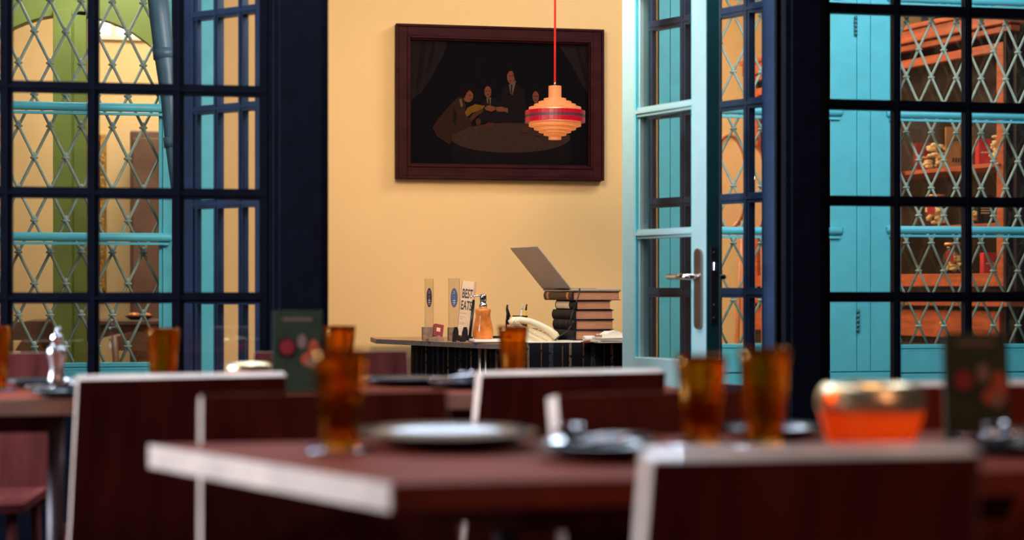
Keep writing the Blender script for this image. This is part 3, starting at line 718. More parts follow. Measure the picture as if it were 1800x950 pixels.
names = ['ground', 'curtain', 'tabletop', 'drape', 'coat', 'suit', 'skin', 'hair', 'page', 'shirt', 'fold', 'dim_skin', 'edge']
cols = [(20, 15, 18), (38, 28, 27), (66, 43, 35), (26, 19, 20), (56, 32, 25), (31, 21, 22), (124, 66, 45), (26, 16, 16), (122, 76, 26), (106, 80, 66), (29, 22, 23), (78, 42, 31), (90, 45, 35)]
mats_ = [pc(n_, *c_) for n_, c_ in zip(names, cols)]
ix = {n_: i for i, n_ in enumerate(names)}
m = MB(); m.box(fw-0.004, W_-fw+0.004, 0.004, 0.02, fw-0.004, H_-fw+0.004, ix['ground'])
lay = [0.0]
def pt(poly, c_):        # poly in the 1346 x 950 close-up of the canvas
    lay[0] += 0.0001; out = []
    for (zx, zy) in poly:
        p = P(720+zx/3.959, 60+zy/3.959, YW-.03)
        out.append((min(max(p.x-a0.x, fw-.002), W_-fw+.002), min(max(p.z-a1.z, fw-.002), H_-fw+.002)))
    m.prism(out, 0.004-lay[0], 0.0045, 'y', ix[c_])
pt([(12, 45), (265, 35), (235, 150), (150, 300), (85, 400), (12, 460)], 'curtain')
pt([(80, 45), (110, 45), (95, 250), (60, 390), (45, 390)], 'fold'); pt([(160, 42), (185, 42), (150, 220), (110, 300)], 'fold')
pt([(1030, 45), (1262, 45), (1262, 415), (1200, 350), (1140, 230)], 'curtain'); pt([(1150, 45), (1175, 45), (1240, 330), (1220, 330)], 'fold')
pt([(285, 740), (300, 890), (420, 915), (1000, 915), (1130, 890), (1120, 740)], 'drape')
pt([(500, 470), (530, 450), (600, 450), (650, 480), (650, 620), (480, 610)], 'suit')
pt([(640, 400), (675, 350), (700, 340), (750, 350), (800, 390), (820, 640), (640, 620)], 'suit')
pt([(835, 480), (960, 480), (970, 640), (830, 630)], 'suit')
pt(ell(703, 722, 416, 104, 40), 'tabletop')
pt([(160, 650), (200, 590), (285, 490), (340, 437), (375, 440), (392, 500), (385, 560), (425, 590), (435, 640), (320, 692), (300, 690), (280, 770), (190, 710)], 'coat')
pt([(305, 500), (330, 560), (320, 640), (305, 600)], 'suit')
pt(ell(400, 392, 46, 30), 'hair'); pt(ell(408, 432, 35, 42), 'skin'); pt([(352, 380), (400, 362), (440, 375), (400, 405), (380, 450), (358, 430)], 'hair')
pt([(345, 455), (362, 450), (372, 500), (358, 510)], 'shirt')
pt(ell(550, 370, 34, 28), 'hair'); pt(ell(545, 402, 24, 40), 'skin'); pt([(535, 445), (568, 440), (562, 500), (540, 480)], 'shirt'); pt([(548, 450), (556, 450), (560, 495), (548, 490)], 'suit')
pt(ell(714, 262, 36, 30), 'hair'); pt(ell(706, 300, 28, 44), 'skin'); pt([(720, 262), (742, 262), (742, 330), (730, 310)], 'hair'); pt([(692, 350), (742, 322), (716, 425), (700, 410)], 'shirt'); pt([(705, 352), (716, 350), (714, 420), (702, 400)], 'coat')
pt(ell(890, 400, 34, 32), 'hair'); pt(ell(878, 437, 22, 40), 'skin'); pt([(870, 475), (892, 472), (880, 500)], 'shirt')
for (ex, ey) in ((535, 395), (553, 395), (698, 290), (716, 290), (870, 432), (888, 432), (420, 425)): pt(ell(ex, ey, 6, 3, 8), 'hair')
for (ex, ey) in ((546, 424), (702, 325), (876, 458), (428, 452)): pt(ell(ex, ey, 8, 3, 8), 'dim_skin')
pt([(383, 548), (405, 512), (455, 488), (525, 500), (500, 530), (440, 545), (400, 575)], 'page')
pt([(415, 590), (440, 555), (500, 520), (520, 535), (470, 570), (430, 610)], 'dim_skin')
pt([(520, 515), (545, 495), (590, 505), (600, 525), (570, 540), (535, 530)], 'skin'); pt([(595, 510), (640, 505), (680, 520), (670, 540), (610, 540)], 'skin')
pt([(672, 515), (684, 515), (684, 548), (672, 545)], 'shirt')
pt(ell(478, 610, 18, 24), 'dim_skin'); pt([(512, 640), (545, 615), (590, 620), (590, 640), (540, 655)], 'dim_skin'); pt(ell(805, 668, 26, 20), 'dim_skin'); pt(ell(905, 702, 26, 10), 'dim_skin')
m.build('canvas', mats_, root)

# ================================================================== PENDANT LAMP
dl = 7.1; sc = dl/F
pc_ = PD(975.5, 245, dl)
root = thing('pendant_lamp', pc_, 0, 'glowing stepped wooden pendant lamp with a red band on a red cord', 'pendant lamp')
def zz(y): return (245-y)*sc
def ring(y0, y1, hw, name, m_, inner=None):
    r = hw*sc; ri = (inner*sc) if inner else r-0.004
    return MB().lathe([(ri, zz(y1)), (r, zz(y1)), (r, zz(y0)), (ri, zz(y0))], 48, 0, False, close=True).build(name, m_, root)
steps = [(173.5, 179.5, 19.7, 10), (179, 184.5, 29, 19), (184, 189.5, 37, 28), (189, 195, 46, 36), (216, 223, 46, 36), (222.5, 229, 37, 28), (228.5, 234, 28.5, 19), (233.5, 239, 20, 10)]
for (y0, y1, hw, inn) in steps: ring(y0, y1-0.8, hw, 'slat_ring', M['wood_shade'], inn)
ring(151.5, 174, 11.3, 'collar', M['wood_shade'], 1.0); ring(238, 245.5, 11.3, 'bottom_cap', M['wood_shade'], 1.0)
ring(195.5, 203, 53, 'red_band', M['red_band'], 45); ring(203, 207.6, 52.6, 'brown_band', M['black_band'], 45); ring(207.6, 215.5, 53, 'red_band', M['red_band'], 45)
MB().lathe([(0.0001, zz(151)), (0.006, zz(151)), (0.006, zz(146)), (0.004, zz(144)), (0.0001, zz(144))], 12).build('cord_grip', M['bronze'], root)
MB().tube([(0, 0, zz(146)), (0.001, 0, 1.0), (0.0, 0, 3.6-pc_.z)], 0.0048, 8).build('cord', M['cord_red'], root)
bulb('pendant_bulb', pc_+Vector((0, 0, zz(205))), 3.5, (1.0, 0.55, 0.2), 0.02)
tag(MB().box(-3.6, 5.2, 5.3, 8.0, 3.6, 3.7).build('ceiling_passage', M['navy_wall']), 'ceiling above the passage', 'ceiling', kind='structure')

# ================================================================== RECEPTION DESK
ZT = 0.75
c1_, c2_ = G(661, 596.5, ZT), G(862, 605, ZT)
xr = X(1113, 6.9)
root = thing('reception_desk', (c2_.x, c2_.y, 0), 0, 'reception desk with a slanted wooden top end against the yellow wall', 'desk')
L = lambda p: (p[0]-c2_.x, p[1]-c2_.y)
top = [L(c1_), L(c2_), L((xr, c2_.y)), L((xr, 7.93)), L((c1_.x, 7.93))]
m = MB().prism(top, ZT-0.022, ZT, 'z', 0, None, 1); m.build('desktop', [M['desk'], M['desk_edge']], root, 0.002)
for (px, d, n_) in ((844, 7.12, 0.010), (854, 7.10, 0.008)):
    q = GX(px, d, 0)
    MB().tube([(q.x-c2_.x, q.y-c2_.y, 0), (q.x-c2_.x, q.y-c2_.y, ZT-0.022)], n_, 12).build('leg', M['steel'], root)
for (xx, yy) in ((xr-0.06, 7.05), (xr-0.06, 7.8)):
    MB().tube([(xx-c2_.x, yy-c2_.y, 0), (xx-c2_.x, yy-c2_.y, ZT-0.022)], 0.02, 12).build('leg', M['steel'], root)
# striped woven cloth
def stripes():
    mm, n, l, b = new_mat('dark_ikat_stripes')
    uv = n.new('ShaderNodeUVMap'); uv.uv_map = 'UVMap'; sp = n.new('ShaderNodeSeparateXYZ'); l.new(uv.outputs[0], sp.inputs[0])
    nz = n.new('ShaderNodeTexNoise'); nz.inputs['Scale'].default_value = 60; l.new(uv.outputs[0], nz.inputs['Vector'])
    def mth(op, a_, b_=None, cl=False):
        x_ = n.new('ShaderNodeMath'); x_.operation = op; x_.use_clamp = cl
        for i, v_ in enumerate((a_, b_)):
            if v_ is None: continue
            if hasattr(v_, 'links'): l.new(v_, x_.inputs[i])
            else: x_.inputs[i].default_value = v_
        return x_.outputs[0]
    u = sp.outputs[0]
    jit = mth('MULTIPLY', nz.outputs['Fac'], 0.006); uu = mth('ADD', u, jit)
    base = (0.005, 0.005, 0.008, 1); prev = None
    for (period, width, off, colr) in ((0.095, 0.05, 0.00, (0.06, 0.038, 0.028, 1)), (0.095, 0.04, 0.62, (0.07, 0.012, 0.012, 1)), (0.19, 0.10, 0.30, (0.02, 0.024, 0.03, 1)), (0.19, 0.06, 0.83, (0.11, 0.07, 0.04, 1))):
        fr = mth('FRACT', mth('ADD', mth('DIVIDE', uu, period), off)); st = mth('LESS_THAN', fr, width)
        br = mth('GREATER_THAN', nz.outputs['Fac'], 0.42); st = mth('MULTIPLY', st, br)
        mx = n.new('ShaderNodeMix'); mx.data_type = 'RGBA'; l.new(st, mx.inputs['Factor'])
        if prev is None: mx.inputs['A'].default_value = base
        else: l.new(prev, mx.inputs['A'])
        mx.inputs['B'].default_value = colr; prev = mx.outputs['Result']
    l.new(prev, b.inputs['Base Color']); b.inputs['Roughness'].default_value = 0.95; b.inputs['Specular IOR Level'].default_value = 0.05
    return mm
M['ikat'] = stripes()
def drape(path, z0, z1, amp, name, parent, org):
    me = bpy.data.meshes.new(name); vs_, fs_, us = [], [], []
    pts_ = []; acc = 0
    for i in range(len(path)-1):
        a_, b_ = Vector(path[i]), Vector(path[i+1]); ln = (b_-a_).length; n_ = max(2, int(ln/0.008))
        nrm = Vector((b_.y-a_.y, -(b_.x-a_.x))).normalized()
        for k in range(n_):
            u_ = acc+ln*k/n_; pts_.append((a_.lerp(b_, k/n_), nrm, u_))
        acc += ln
    rows = 14
    for j in range(rows+1):
        t = j/rows; z = z1+(z0-z1)*t
        for (p, nn, u_) in pts_:
            off = amp*t*(math.sin(u_*38)+0.5*math.sin(u_*71+1)); q_ = p+nn*off
            vs_.append((q_.x-org[0], q_.y-org[1], z)); us.append((u_, z))
    n_ = len(pts_)
    for j in range(rows):
        for i in range(n_-1): fs_.append((j*n_+i, j*n_+i+1, (j+1)*n_+i+1, (j+1)*n_+i))
    me.from_pydata(vs_, [], fs_); uvl = me.uv_layers.new(name='UVMap')
    for lp in me.loops: uvl.data[lp.index].uv = us[lp.vertex_index]
    me.materials.append(M['ikat']); me.polygons.foreach_set('use_smooth', [True]*len(fs_)); me.update()
    o = bpy.data.objects.new(name, me); C.objects.link(o); o.parent = parent
    so = o.modifiers.new('thickness', 'SOLIDIFY'); so.thickness = 0.003
    return o
cl = thing('desk_cloth', (c2_.x, c2_.y, 0), 0, 'dark woven cloth with vertical stripes hanging round the reception desk', 'cloth')
b0, b1 = GX(729, 7.62, 0), GX(868, 7.08, 0)
org = (c2_.x, c2_.y)
drape([(b0.x, b0.y+.12), (b0.x, b0.y), (b1.x, b1.y), (xr-0.02, b1.y+0.02)], 0.01, ZT-0.0225, 0.010, 'under_skirt', cl, org)
xs_ = X(915, 6.88)
drape([(xs_, c2_.y-0.014), (xr-0.02, c2_.y-0.014)], 0.02, ZT+0.003, 0.008, 'front_drop', cl, org)
# piece of the cloth lying over the top
me = bpy.data.meshes.new('top_cover'); xa, xb, ya, yb = xs_-org[0], xr-0.02-org[0], -0.014, 7.9-org[1]
me.from_pydata([(xa, ya, ZT+.001), (xb, ya, ZT+.001), (xb, yb, ZT+.001), (xa, yb, ZT+.001), (xa, ya, ZT+.004), (xb, ya, ZT+.004), (xb, yb, ZT+.004), (xa, yb, ZT+.004)], [], [(0, 3, 2, 1), (4, 5, 6, 7), (0, 1, 5, 4), (1, 2, 6, 5), (2, 3, 7, 6), (3, 0, 4, 7)])
uvl = me.uv_layers.new(name='UVMap')
for lp in me.loops: v_ = me.vertices[lp.vertex_index].co; uvl.data[lp.index].uv = (v_.x, v_.y)
me.materials.append(M['ikat']); o = bpy.data.objects.new('top_cover', me); C.objects.link(o); o.parent = cl

def text_mesh(s_, size, m_, parent, loc, rot=(PI/2, 0, 0), name='lettering', bold=0.0, shear=0.0, xs=1.0):
    cu = bpy.data.curves.new(name, 'FONT'); cu.body = s_; cu.size = size; cu.extrude = 0.0006; cu.offset = bold; cu.shear = shear; cu.align_x = 'CENTER'
    cu.materials.append(m_)
    t = bpy.data.objects.new('tmp_text', cu); C.objects.link(t)
    dg = bpy.context.evaluated_depsgraph_get(); me_ = bpy.data.meshes.new_from_object(t.evaluated_get(dg))
    C.objects.unlink(t); bpy.data.objects.remove(t)
    o_ = bpy.data.objects.new(name, me_); C.objects.link(o_); o_.parent = parent; o_.location = loc; o_.rotation_euler = rot; o_.scale = (xs, 1, 1)
    return o_
# acrylic display holders
def holder(px0, px1, ytop, wb, d, sx, lab, stick):
    q = GX((px0+px1)/2, d, ZT); s_ = d/F
    root = thing('acrylic_holder', q, 0.0, lab, 'display stand', 'clear acrylic card holders on the desk')
    hw = (px1-px0)/2*s_; hh = (598-ytop)*s_
    MB().box(-wb/2, wb/2, -0.022, 0.022, 0, 23*s_).build('wood_block', M['block'], root, 0.002)
    MB().box(-hw, hw, -0.004, 0.0, 23*s_, hh).box(-hw, -hw+0.003, -0.0045, 0.001, 23*s_, hh).box(hw-0.003, hw, -0.0045, 0.001, 23*s_, hh).build('acrylic_sheet', M['acrylic'], root)
    zc_ = hh-52*s_+22*s_*0.0-(0)*s_
    zc_ = (598-523)*s_
    st = MB().prism(ell(0, zc_, sx*s_, 17*s_, 28), -0.0062, -0.0046, 'y').build('sticker', stick, root)
    t = MB()
    for (dy, w_, h_) in ((11, 1.6, 1.2), (8, 3.4, .7), (2, .9, 1.0), (-2, 2, .5), (-5, 4.2, 1.6), (-8.6, 4.4, 1.6), (-12, 2.2, 1.3)):
        nn = max(1, int(w_*1.4))
        for k in range(nn):
            xk = -w_/2+w_*k/nn; t.box(xk*s_*sx/6, (xk+w_/nn*0.72)*s_*sx/6, -0.0072, -0.0062, zc_+(dy-h_/2)*s_, zc_+(dy+h_/2)*s_)
    t.build('print', M['white'], st)
    return root
holder(746.5, 762, 490, 0.065, 7.50, 4.8, 'clear acrylic holder with a plum oval sticker, the one behind the red box', M['sticker_purple'])
holder(788, 808, 489, 0.056, 7.46, 6.2, 'clear acrylic holder with a slate blue oval sticker beside the plaque', M['sticker_blue'])
# small red box on a wooden rest
q = GX(767, 7.36, ZT)
root = thing('card_box', q, 0.15, 'small dark red card box with beige label leaning on a brown rest', 'box')
MB().prism([(-0.045, 0), (0.0, 0), (0.0, 0.026), (-0.045, 0.012)], -0.03, 0.02, 'y').prism([(0.0, 0), (0.03, 0), (0.03, 0.012), (0.0, 0.03)], -0.03, 0.02, 'y').build('rest', M['block'], root)
Mx = Matrix.Translation((0.004, 0, 0.018)) @ Matrix.Rotation(0.2, 4, 'Y') @ Matrix.Rotation(-0.25, 4, 'X')
MB().box(-0.022, 0.022, -0.014, 0.014, 0, 0.06, 0, Mx).build('box_body', M['box_red'], root, 0.002)
MB().box(-0.012, 0.006, -0.0155, -0.014, 0.024, 0.042, 0, Mx).build('label', M['label'], root)
# plaque on a black easel
q = GX(824, 7.30, ZT); s_ = 7.3/F
root = thing('award_plaque', q+Vector((0, 0, 0.008)), 0.0, 'blond BEST EATS plaque leaning on the desk', 'plaque')
ti = Matrix.Rotation(math.radians(-14), 4, 'X'); sh = Matrix(((1, 0, 0.20, 0), (0, 1, 0, 0), (0, 0, 1, 0), (0, 0, 0, 1)))
pr_ = Matrix.Translation((-0.022, 0.012, 0.018)) @ ti @ Matrix.Rotation(math.radians(7.5), 4, 'Y')
body = MB().box(-0.030, 0.028, 0, 0.02, 0, 0.262, 0, pr_)
body.build('plaque_board', M['plaque'], root, 0.002)
MB().box(0.0282, 0.0385, 0.0, 0.02, 0, 0.262, 0, pr_).build('plaque_edge', M['plaque_side'], root)
e_ = Matrix(pr_)
for (s2, zz_, sz_) in (('BEST', 0.180, 0.060), ('EATS', 0.124, 0.060)):
    t_ = text_mesh(s2, sz_, M['ink'], root, (0, 0, 0), name='lettering', bold=0.0012, xs=0.56)
    t_.matrix_local = pr_ @ Matrix.Translation((-0.001, -0.0012, zz_)) @ Matrix.Rotation(PI/2, 4, 'X') @ Matrix.Diagonal((0.385, 1, 1, 1))
m = MB()
for (z_, w_, h_) in ((0.104, 0.030, 0.006), (0.086, 0.022, 0.006), (0.076, 0.014, 0.005), (0.058, 0.024, 0.005), (0.052, 0.020, 0.004)):
    nn = 6
    for k in range(nn): m.box(-0.026+w_*k/nn, -0.026+w_*(k+.75)/nn, -0.0012, 0, z_, z_+h_, 0, pr_)
m.build('small_print', M['ink_pale'], root)
q2 = GX(815, 7.27, ZT)
root = thing('plate_easel', q2, 0.0, 'black curvy easel holding up the blond plaque', 'easel')
def easel_side(x):
    prof = [(-20, 0), (-19, 16), (-16, 26), (-11, 26), (-9, 20), (-9, 12), (-5, 9), (0, 9), (0, 0), (-6, 0), (-8, 5), (-12, 4), (-13, 0)]
    return [(x+a_*s_, b_*s_) for a_, b_ in prof]
for k, dx_ in enumerate((-0.002, 0.040)):
    MB().prism(easel_side(dx_), -0.012-0.004*k, -0.002-0.004*k, 'y').build('side', M['black'], root, 0.002)
MB().box(-0.03, 0.042, -0.004, 0.012, 0.006, 0.016).build('crossbar', M['black'], root)
MB().tube([(0.028, 0.012, 0.008), (0.055, 0.055, 0.19)], 0.006, 8).build('backrest', M['black'], root)
MB().tube([(0.055, 0.055, 0.19), (0.045, 0.10, 0.004)], 0.005, 8).build('strut', M['black'], root)
# white tray
q = GX(868, 7.12, ZT)
tag(MB().box(-0.105, 0.068, -0.045, 0.11, 0, 0.012).build('white_tray', M['white'], None, 0.003), 'flat white tray under the orange soap dispenser', 'tray').location = q+Vector((0.01, 0.0, 0.0045))
# soap dispenser
q = GX(849, 7.15, ZT+0.0165); s_ = 7.15/F
root = thing('soap_dispenser', q, 0, 'orange marbled pump dispenser with chrome pump beside the plaque', 'dispenser')
pr2 = [(16.2, 0), (17.6, 3), (18.2, 9), (17.6, 18), (15.6, 28), (13.2, 38), (12.8, 43), (13.8, 48), (13.9, 51.5), (12.8, 53), (7, 53.5), (0.05, 53.5)]
MB().lathe([(0.0001, 0)]+[(a_*s_, b_*s_) for a_, b_ in pr2], 36).build('bottle', M['orange_glaze'], root)
MB().lathe([(a_*s_, b_*s_) for a_, b_ in [(.05, 53.5), (6.8, 53.5), (6.8, 57), (7.2, 57.4), (7.2, 61), (5.6, 62), (5.6, 67), (6.3, 68), (6.3, 76.5), (5.5, 78.5), (.05, 79)]], 24).tube([(-4*s_, 0, 76*s_), (-22*s_, -0.004, 75*s_)], 0.0032, 8).build('pump', M['chrome'], root)
# pen cup with pens
q = GX(914, 7.45, ZT+.0045); s_ = 7.45/F
root = thing('pen_cup', q, 0, 'dark brown pen cup behind the telephone', 'cup')
MB().lathe([(0.0001, 0), (0.032, 0), (0.036, 42*s_), (0.033, 42*s_), (0.029, 0.004), (0.0001, 0.004)], 24).build('cup_body', M['frame'], root)
for (dx_, tx, hh, m_, lb) in ((-4, 6, 57, M['white'], 'white pen standing in the dark pen cup'), (3, 13, 56, M['yellow_cloth'], 'yellow and black pencil standing in the dark pen cup')):
    a_ = q+Vector((dx_*s_, 0.0, 0.006)); b_ = q+Vector((tx*s_, 0.01, (hh+6)*s_))
    r_ = thing('pen' if m_ is M['white'] else 'pencil', a_, 0, lb, 'pen')
    MB().tube([(0, 0, 0), tuple((b_-a_)*0.82)], 0.0045, 8).build('barrel', m_, r_)
    MB().tube([tuple((b_-a_)*0.82), tuple(b_-a_)], [0.0048, 0.003], 8).build('tip', M['black'] if m_ is not M['white'] else M['cream'], r_)
q = GX(892, 7.5, ZT+.0045)
root = thing('figurine', q, 0, 'small dark figurine on a stand behind the telephone', 'figurine')
MB().box(-0.008, 0.008, -0.008, 0.008, 0, 34*s_).build('stand', M['frame'], root)
MB().tube([(0, 0, 34*s_), (0.004, 0, 44*s_), (-0.002, 0, 54*s_), (0, 0, 61*s_)], [.008, .009, .006, .004], 10).tube([(0, 0, 48*s_), (0.014, 0, 40*s_)], 0.003, 8).build('body', M['black'], root)
# telephone
q = GX(938, 7.15, ZT+.0045); s_ = 7.15/F
root = thing('telephone', q, 0.0, 'cream desk telephone with coiled cord beside the stacked books', 'telephone')
MB().prism([(-40*s_, 0), (41*s_, 0), (41*s_, 5*s_), (10*s_, 19*s_), (-18*s_, 28*s_), (-38*s_, 29*s_)], -0.02, 0.13, 'y').build('phone_base', M['cream'], root, 0.006)
kp = MB(); 
for i in range(4):
    for j in range(3):
        x_ = (6+i*7)*s_; z_ = (21.5-i*3.6)*s_; kp.box(x_, x_+0.012, 0.04+j*0.025, 0.055+j*0.025, z_-0.004, z_+0.004)
kp.build('keypad', M['block'], root)
hp = [(-45, 33), (-38, 37.5), (-26, 38.5), (-8, 36), (10, 29), (26, 20), (36, 12), (41, 7)]
hs = MB(); pts_ = [(x_*s_, -0.028, y_*s_) for x_, y_ in hp]
hs.tube(pts_, [6*s_*0.9, 7*s_, 6.3*s_, 5.6*s_, 5.6*s_, 6.2*s_, 7*s_, 5*s_], 14)
hs.build('handset', M['cream'], root)
cd = []
N_ = 260
for i in range(N_+1):
    t = i/N_; bx, bz = (-40+62*t)*s_, (33*(1-t)**1.15+3.2)*s_
    a_ = t*2*PI*22; cd.append((bx+0.006*math.cos(a_)*0.5, -0.052+0.006*math.cos(a_+1), bz+0.006*math.sin(a_)))
MB().tube(cd, 0.0022, 6).build('coiled_cord', M['cream'], root)
# folder under the phone
q = GX(985, 7.08, ZT)
tag(MB().box(-0.165, 0.175, -0.04, 0.2, 0, 0.0035).build('white_folder', M['white'], None, 0.0), 'thin white folder under the telephone and books', 'folder').location = q+Vector((0.01, 0, 0.0043))

# ---- stack of books ---------------------------------------------------------------
BR = math.radians(12)
def book(px, d, z0, z1, wp, L_, cover, lab, ct=0.0032, bands=(), name='book', inset=0.010, title=None, spine_tabs=None):
    """px = column of the near spine corner; wp = width of the book seen, L_ = its height (going back)"""
    q_ = GX(px, d, z0)
    root_ = thing(name, q_, BR, lab, 'book', 'old books stacked on the desk')
    t = z1-z0
    MB().box(0.004, wp-0.006, 0.005, L_-0.005, ct, t-ct).build('pages', M['pages'], root_)
    cv = MB().box(0, wp, 0, L_, 0, ct).box(0, wp, 0, L_, t-ct, t)
    n_ = 8; prof = [(-0.007*math.sin(PI*i/n_), t*i/n_) for i in range(n_+1)]+[(0.005, t), (0.005, 0)]
    cv.prism(prof, 0, L_, 'y')
    cv.build('cover', cover, root_, 0.0008)
    if spine_tabs:
        for (y0_, y1_, m_) in spine_tabs:
            MB().prism([(a_-0.0012 if a_ <= 0 else a_, b_) for a_, b_ in prof[1:-3]]+[(0.002, t*.9), (0.002, t*.1)], y0_*L_, y1_*L_, 'y').build('spine_label', m_, root_)
    return root_
s_ = 7.2/F
base = ZT+0.0088
def zy(y, d=7.2): return CAMH+(HZ-y)/F*d
zs = [base, zy(580.5), zy(562.5), zy(545.0), zy(528.5), zy(512.0)]
book(1011, 7.2, zs[0], zs[1]-.0005, 0.185, 0.235, M['cover_black'], 'black leather book at the very bottom of the desk stack')
book(1011.5, 7.2, zs[1], zs[2]-.0005, 0.195, 0.24, M['cover_black'], 'black leather book second from the bottom of the desk stack', spine_tabs=[(.33, .36, M['cover_maroon']), (.62, .65, M['cover_maroon'])])
book(1011, 7.2, zs[2], zs[3]-.0005, 0.195, 0.245, M['cover_black'], 'black leather book in the middle of the desk stack', spine_tabs=[(.3, .33, M['cover_maroon'])])
book(1013, 7.2, zs[3], zs[4]-.0005, 0.178, 0.22, M['cover_black'], 'book with a cream and black spine label in the desk stack', spine_tabs=[(.30, .95, M['label'])])
book(1007, 7.19, zs[4], zs[5]-.0005, 0.240, 0.315, M['cover_maroon'], 'wide maroon book with gilt spine bands directly under the laptop', spine_tabs=[(.12, .18, M['gold']), (.82, .89, M['gold'])])
# laptop
q = GX(1004, 7.19, zs[5])
root = thing('laptop', q, BR, 'open silver laptop lying on the stack of books', 'laptop')
MB().box(0, 0.252, 0, 0.32, 0.001, 0.011).build('keyboard_base', M['laptop'], root, 0.002)
MB().box(0.03, 0.14, 0.03, 0.29, 0.011, 0.0125).build('keys', M['black'], root)
ll = Matrix.Translation((0.0, 0, 0.013)) @ Matrix.Rotation(math.radians(-41), 4, 'Y')
MB().box(-0.004, 0.002, 0, 0.32, 0, 0.250, 0, ll).build('lid', M['laptop'], root, 0.0015)
MB().box(0.002, 0.0032, 0.008, 0.312, 0.012, 0.237, 0, ll).build('screen', M['black'], root)
MB().tube([(0, 0.02, 0.010), (0, 0.30, 0.010)], 0.006, 10).build('hinge', M['black'], root)
# cable
cpts = [(1019, 508, 7.165), (1018, 516, 7.15), (1014, 530, 7.14), (1008, 545, 7.14), (1003, 562, 7.13), (1004, 573, 7.13), (998, 582, 7.12), (985, 590, 7.1), (976, 598, 7.08)]
p_ = [PD(*c) for c in cpts]; sm = []
for i in range(len(p_)-1):
    for k in range(5): sm.append(p_[i].lerp(p_[i+1], k/5))
sm.append(p_[-1])
tag(MB().tube(sm, 0.0032, 8).build('power_cable', M['black'], None, org=tuple(p_[-1])), 'thin black cable running from the laptop down the books', 'cable')
# papers
def papers(px, d, z, w_, l_, n_, lab, rz):
    q_ = GX(px, d, z); root_ = thing('paper_stack', q_, rz, lab, 'papers', 'loose papers on the desk')
    m_ = MB(); r_ = random.Random(n_)
    for k in range(n_):
        mx_ = Matrix.Translation((r_.uniform(-.008, .008), r_.uniform(-.008, .008), k*0.0042)) @ Matrix.Rotation(r_.uniform(-.1, .1), 4, 'Z')
        m_.box(-w_/2, w_/2, -l_/2, l_/2, 0, 0.0028, 0, mx_)
    m_.build('sheets', M['white'], root_)
    cr = MB(); g_ = 7; vv = [(-w_*.4+w_*.7*i/g_, -l_/3+l_*.6*j/g_, n_*0.0042+0.006+0.018*math.exp(-((i-3)**2)/3)+r_.uniform(0, .007)) for j in range(g_+1) for i in range(g_+1)]
    vv2 = [(a, b, n_*0.0042-.001) for a, b, c in vv]; N1 = len(vv)
    cr.add(vv+vv2, [(j*(g_+1)+i, j*(g_+1)+i+1, (j+1)*(g_+1)+i+1, (j+1)*(g_+1)+i) for j in range(g_) for i in range(g_)]+[(N1+j*(g_+1)+i, N1+j*(g_+1)+i+1, N1+(j+1)*(g_+1)+i+1, N1+(j+1)*(g_+1)+i) for j in range(g_) for i in range(g_)])
    for i in range(g_):
        cr.add([vv[i], vv[i+1], vv2[i+1], vv2[i]], [(0, 1, 2, 3)])
    cr.build('crumpled_sheet', M['white'], root_)
papers(1082, 7.02, base-.004, 0.20, 0.14, 6, 'untidy pile of white papers between the books and the cyan door', 0.1)
q = GX(1035, 7.03, base)
root = thing('paper_roll', q, 0.2, 'small pale roll lying before the bottom black book', 'roll')
MB().lathe([(0.003, 0), (0.013, 0), (0.013, 0.05), (0.003, 0.05)], 20, 0, True, Matrix.Translation((0, 0, 0.0135)) @ Matrix.Rotation(PI/2, 4, 'Y') @ Matrix.Translation((0, 0, -.025)), close=True).build('roll_body', M['white'], root)
MB().box(-0.03, 0.03, -0.02, 0.02, -0.0035, 0.0).build('pad', M['box_red'], root)

# ================================================================== DINING ROOM: tables
def poly_table(name, pts_, lab, edges, leg_xy, thick=0.034, zt=0.75, top=None, leg_m=None, off=0.0):
    cx, cy = sum(p[0] for p in pts_)/len(pts_), sum(p[1] for p in pts_)/len(pts_)
    root_ = thing(name, (cx, cy, 0), 0, lab, 'table', 'wooden restaurant tables')
    l_ = [(p[0]-cx, p[1]-cy) for p in pts_]
    MB().prism(l_, zt-thick, zt).build('tabletop', top or M['walnut_top'], root_, 0.004)
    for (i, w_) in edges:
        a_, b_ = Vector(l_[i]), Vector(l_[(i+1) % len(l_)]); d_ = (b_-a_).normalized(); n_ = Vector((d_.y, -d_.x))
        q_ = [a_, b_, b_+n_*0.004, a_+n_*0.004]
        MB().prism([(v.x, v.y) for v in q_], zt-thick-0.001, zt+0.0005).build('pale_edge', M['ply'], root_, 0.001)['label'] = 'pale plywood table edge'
    inset = [(p[0]*0.66, p[1]*0.62) for p in l_]
    MB().prism(inset, zt-thick-0.05, zt-thick).build('apron', M['walnut'], root_)
    for (x_, y_) in leg_xy:
        MB().tube([(x_-cx, y_-cy, 0), (x_-cx, y_-cy, zt-thick)], 0.018, 16).build('leg', leg_m or M['table_leg'], root_)
    return root_
n1, f1 = G(690, 852, 0.75), G(265, 783, 0.75)
yN, yFr = n1.y, f1.y
T1 = [(f1.x, yFr), (n1.x, yN), (1.30, yN), (1.62, yFr)]
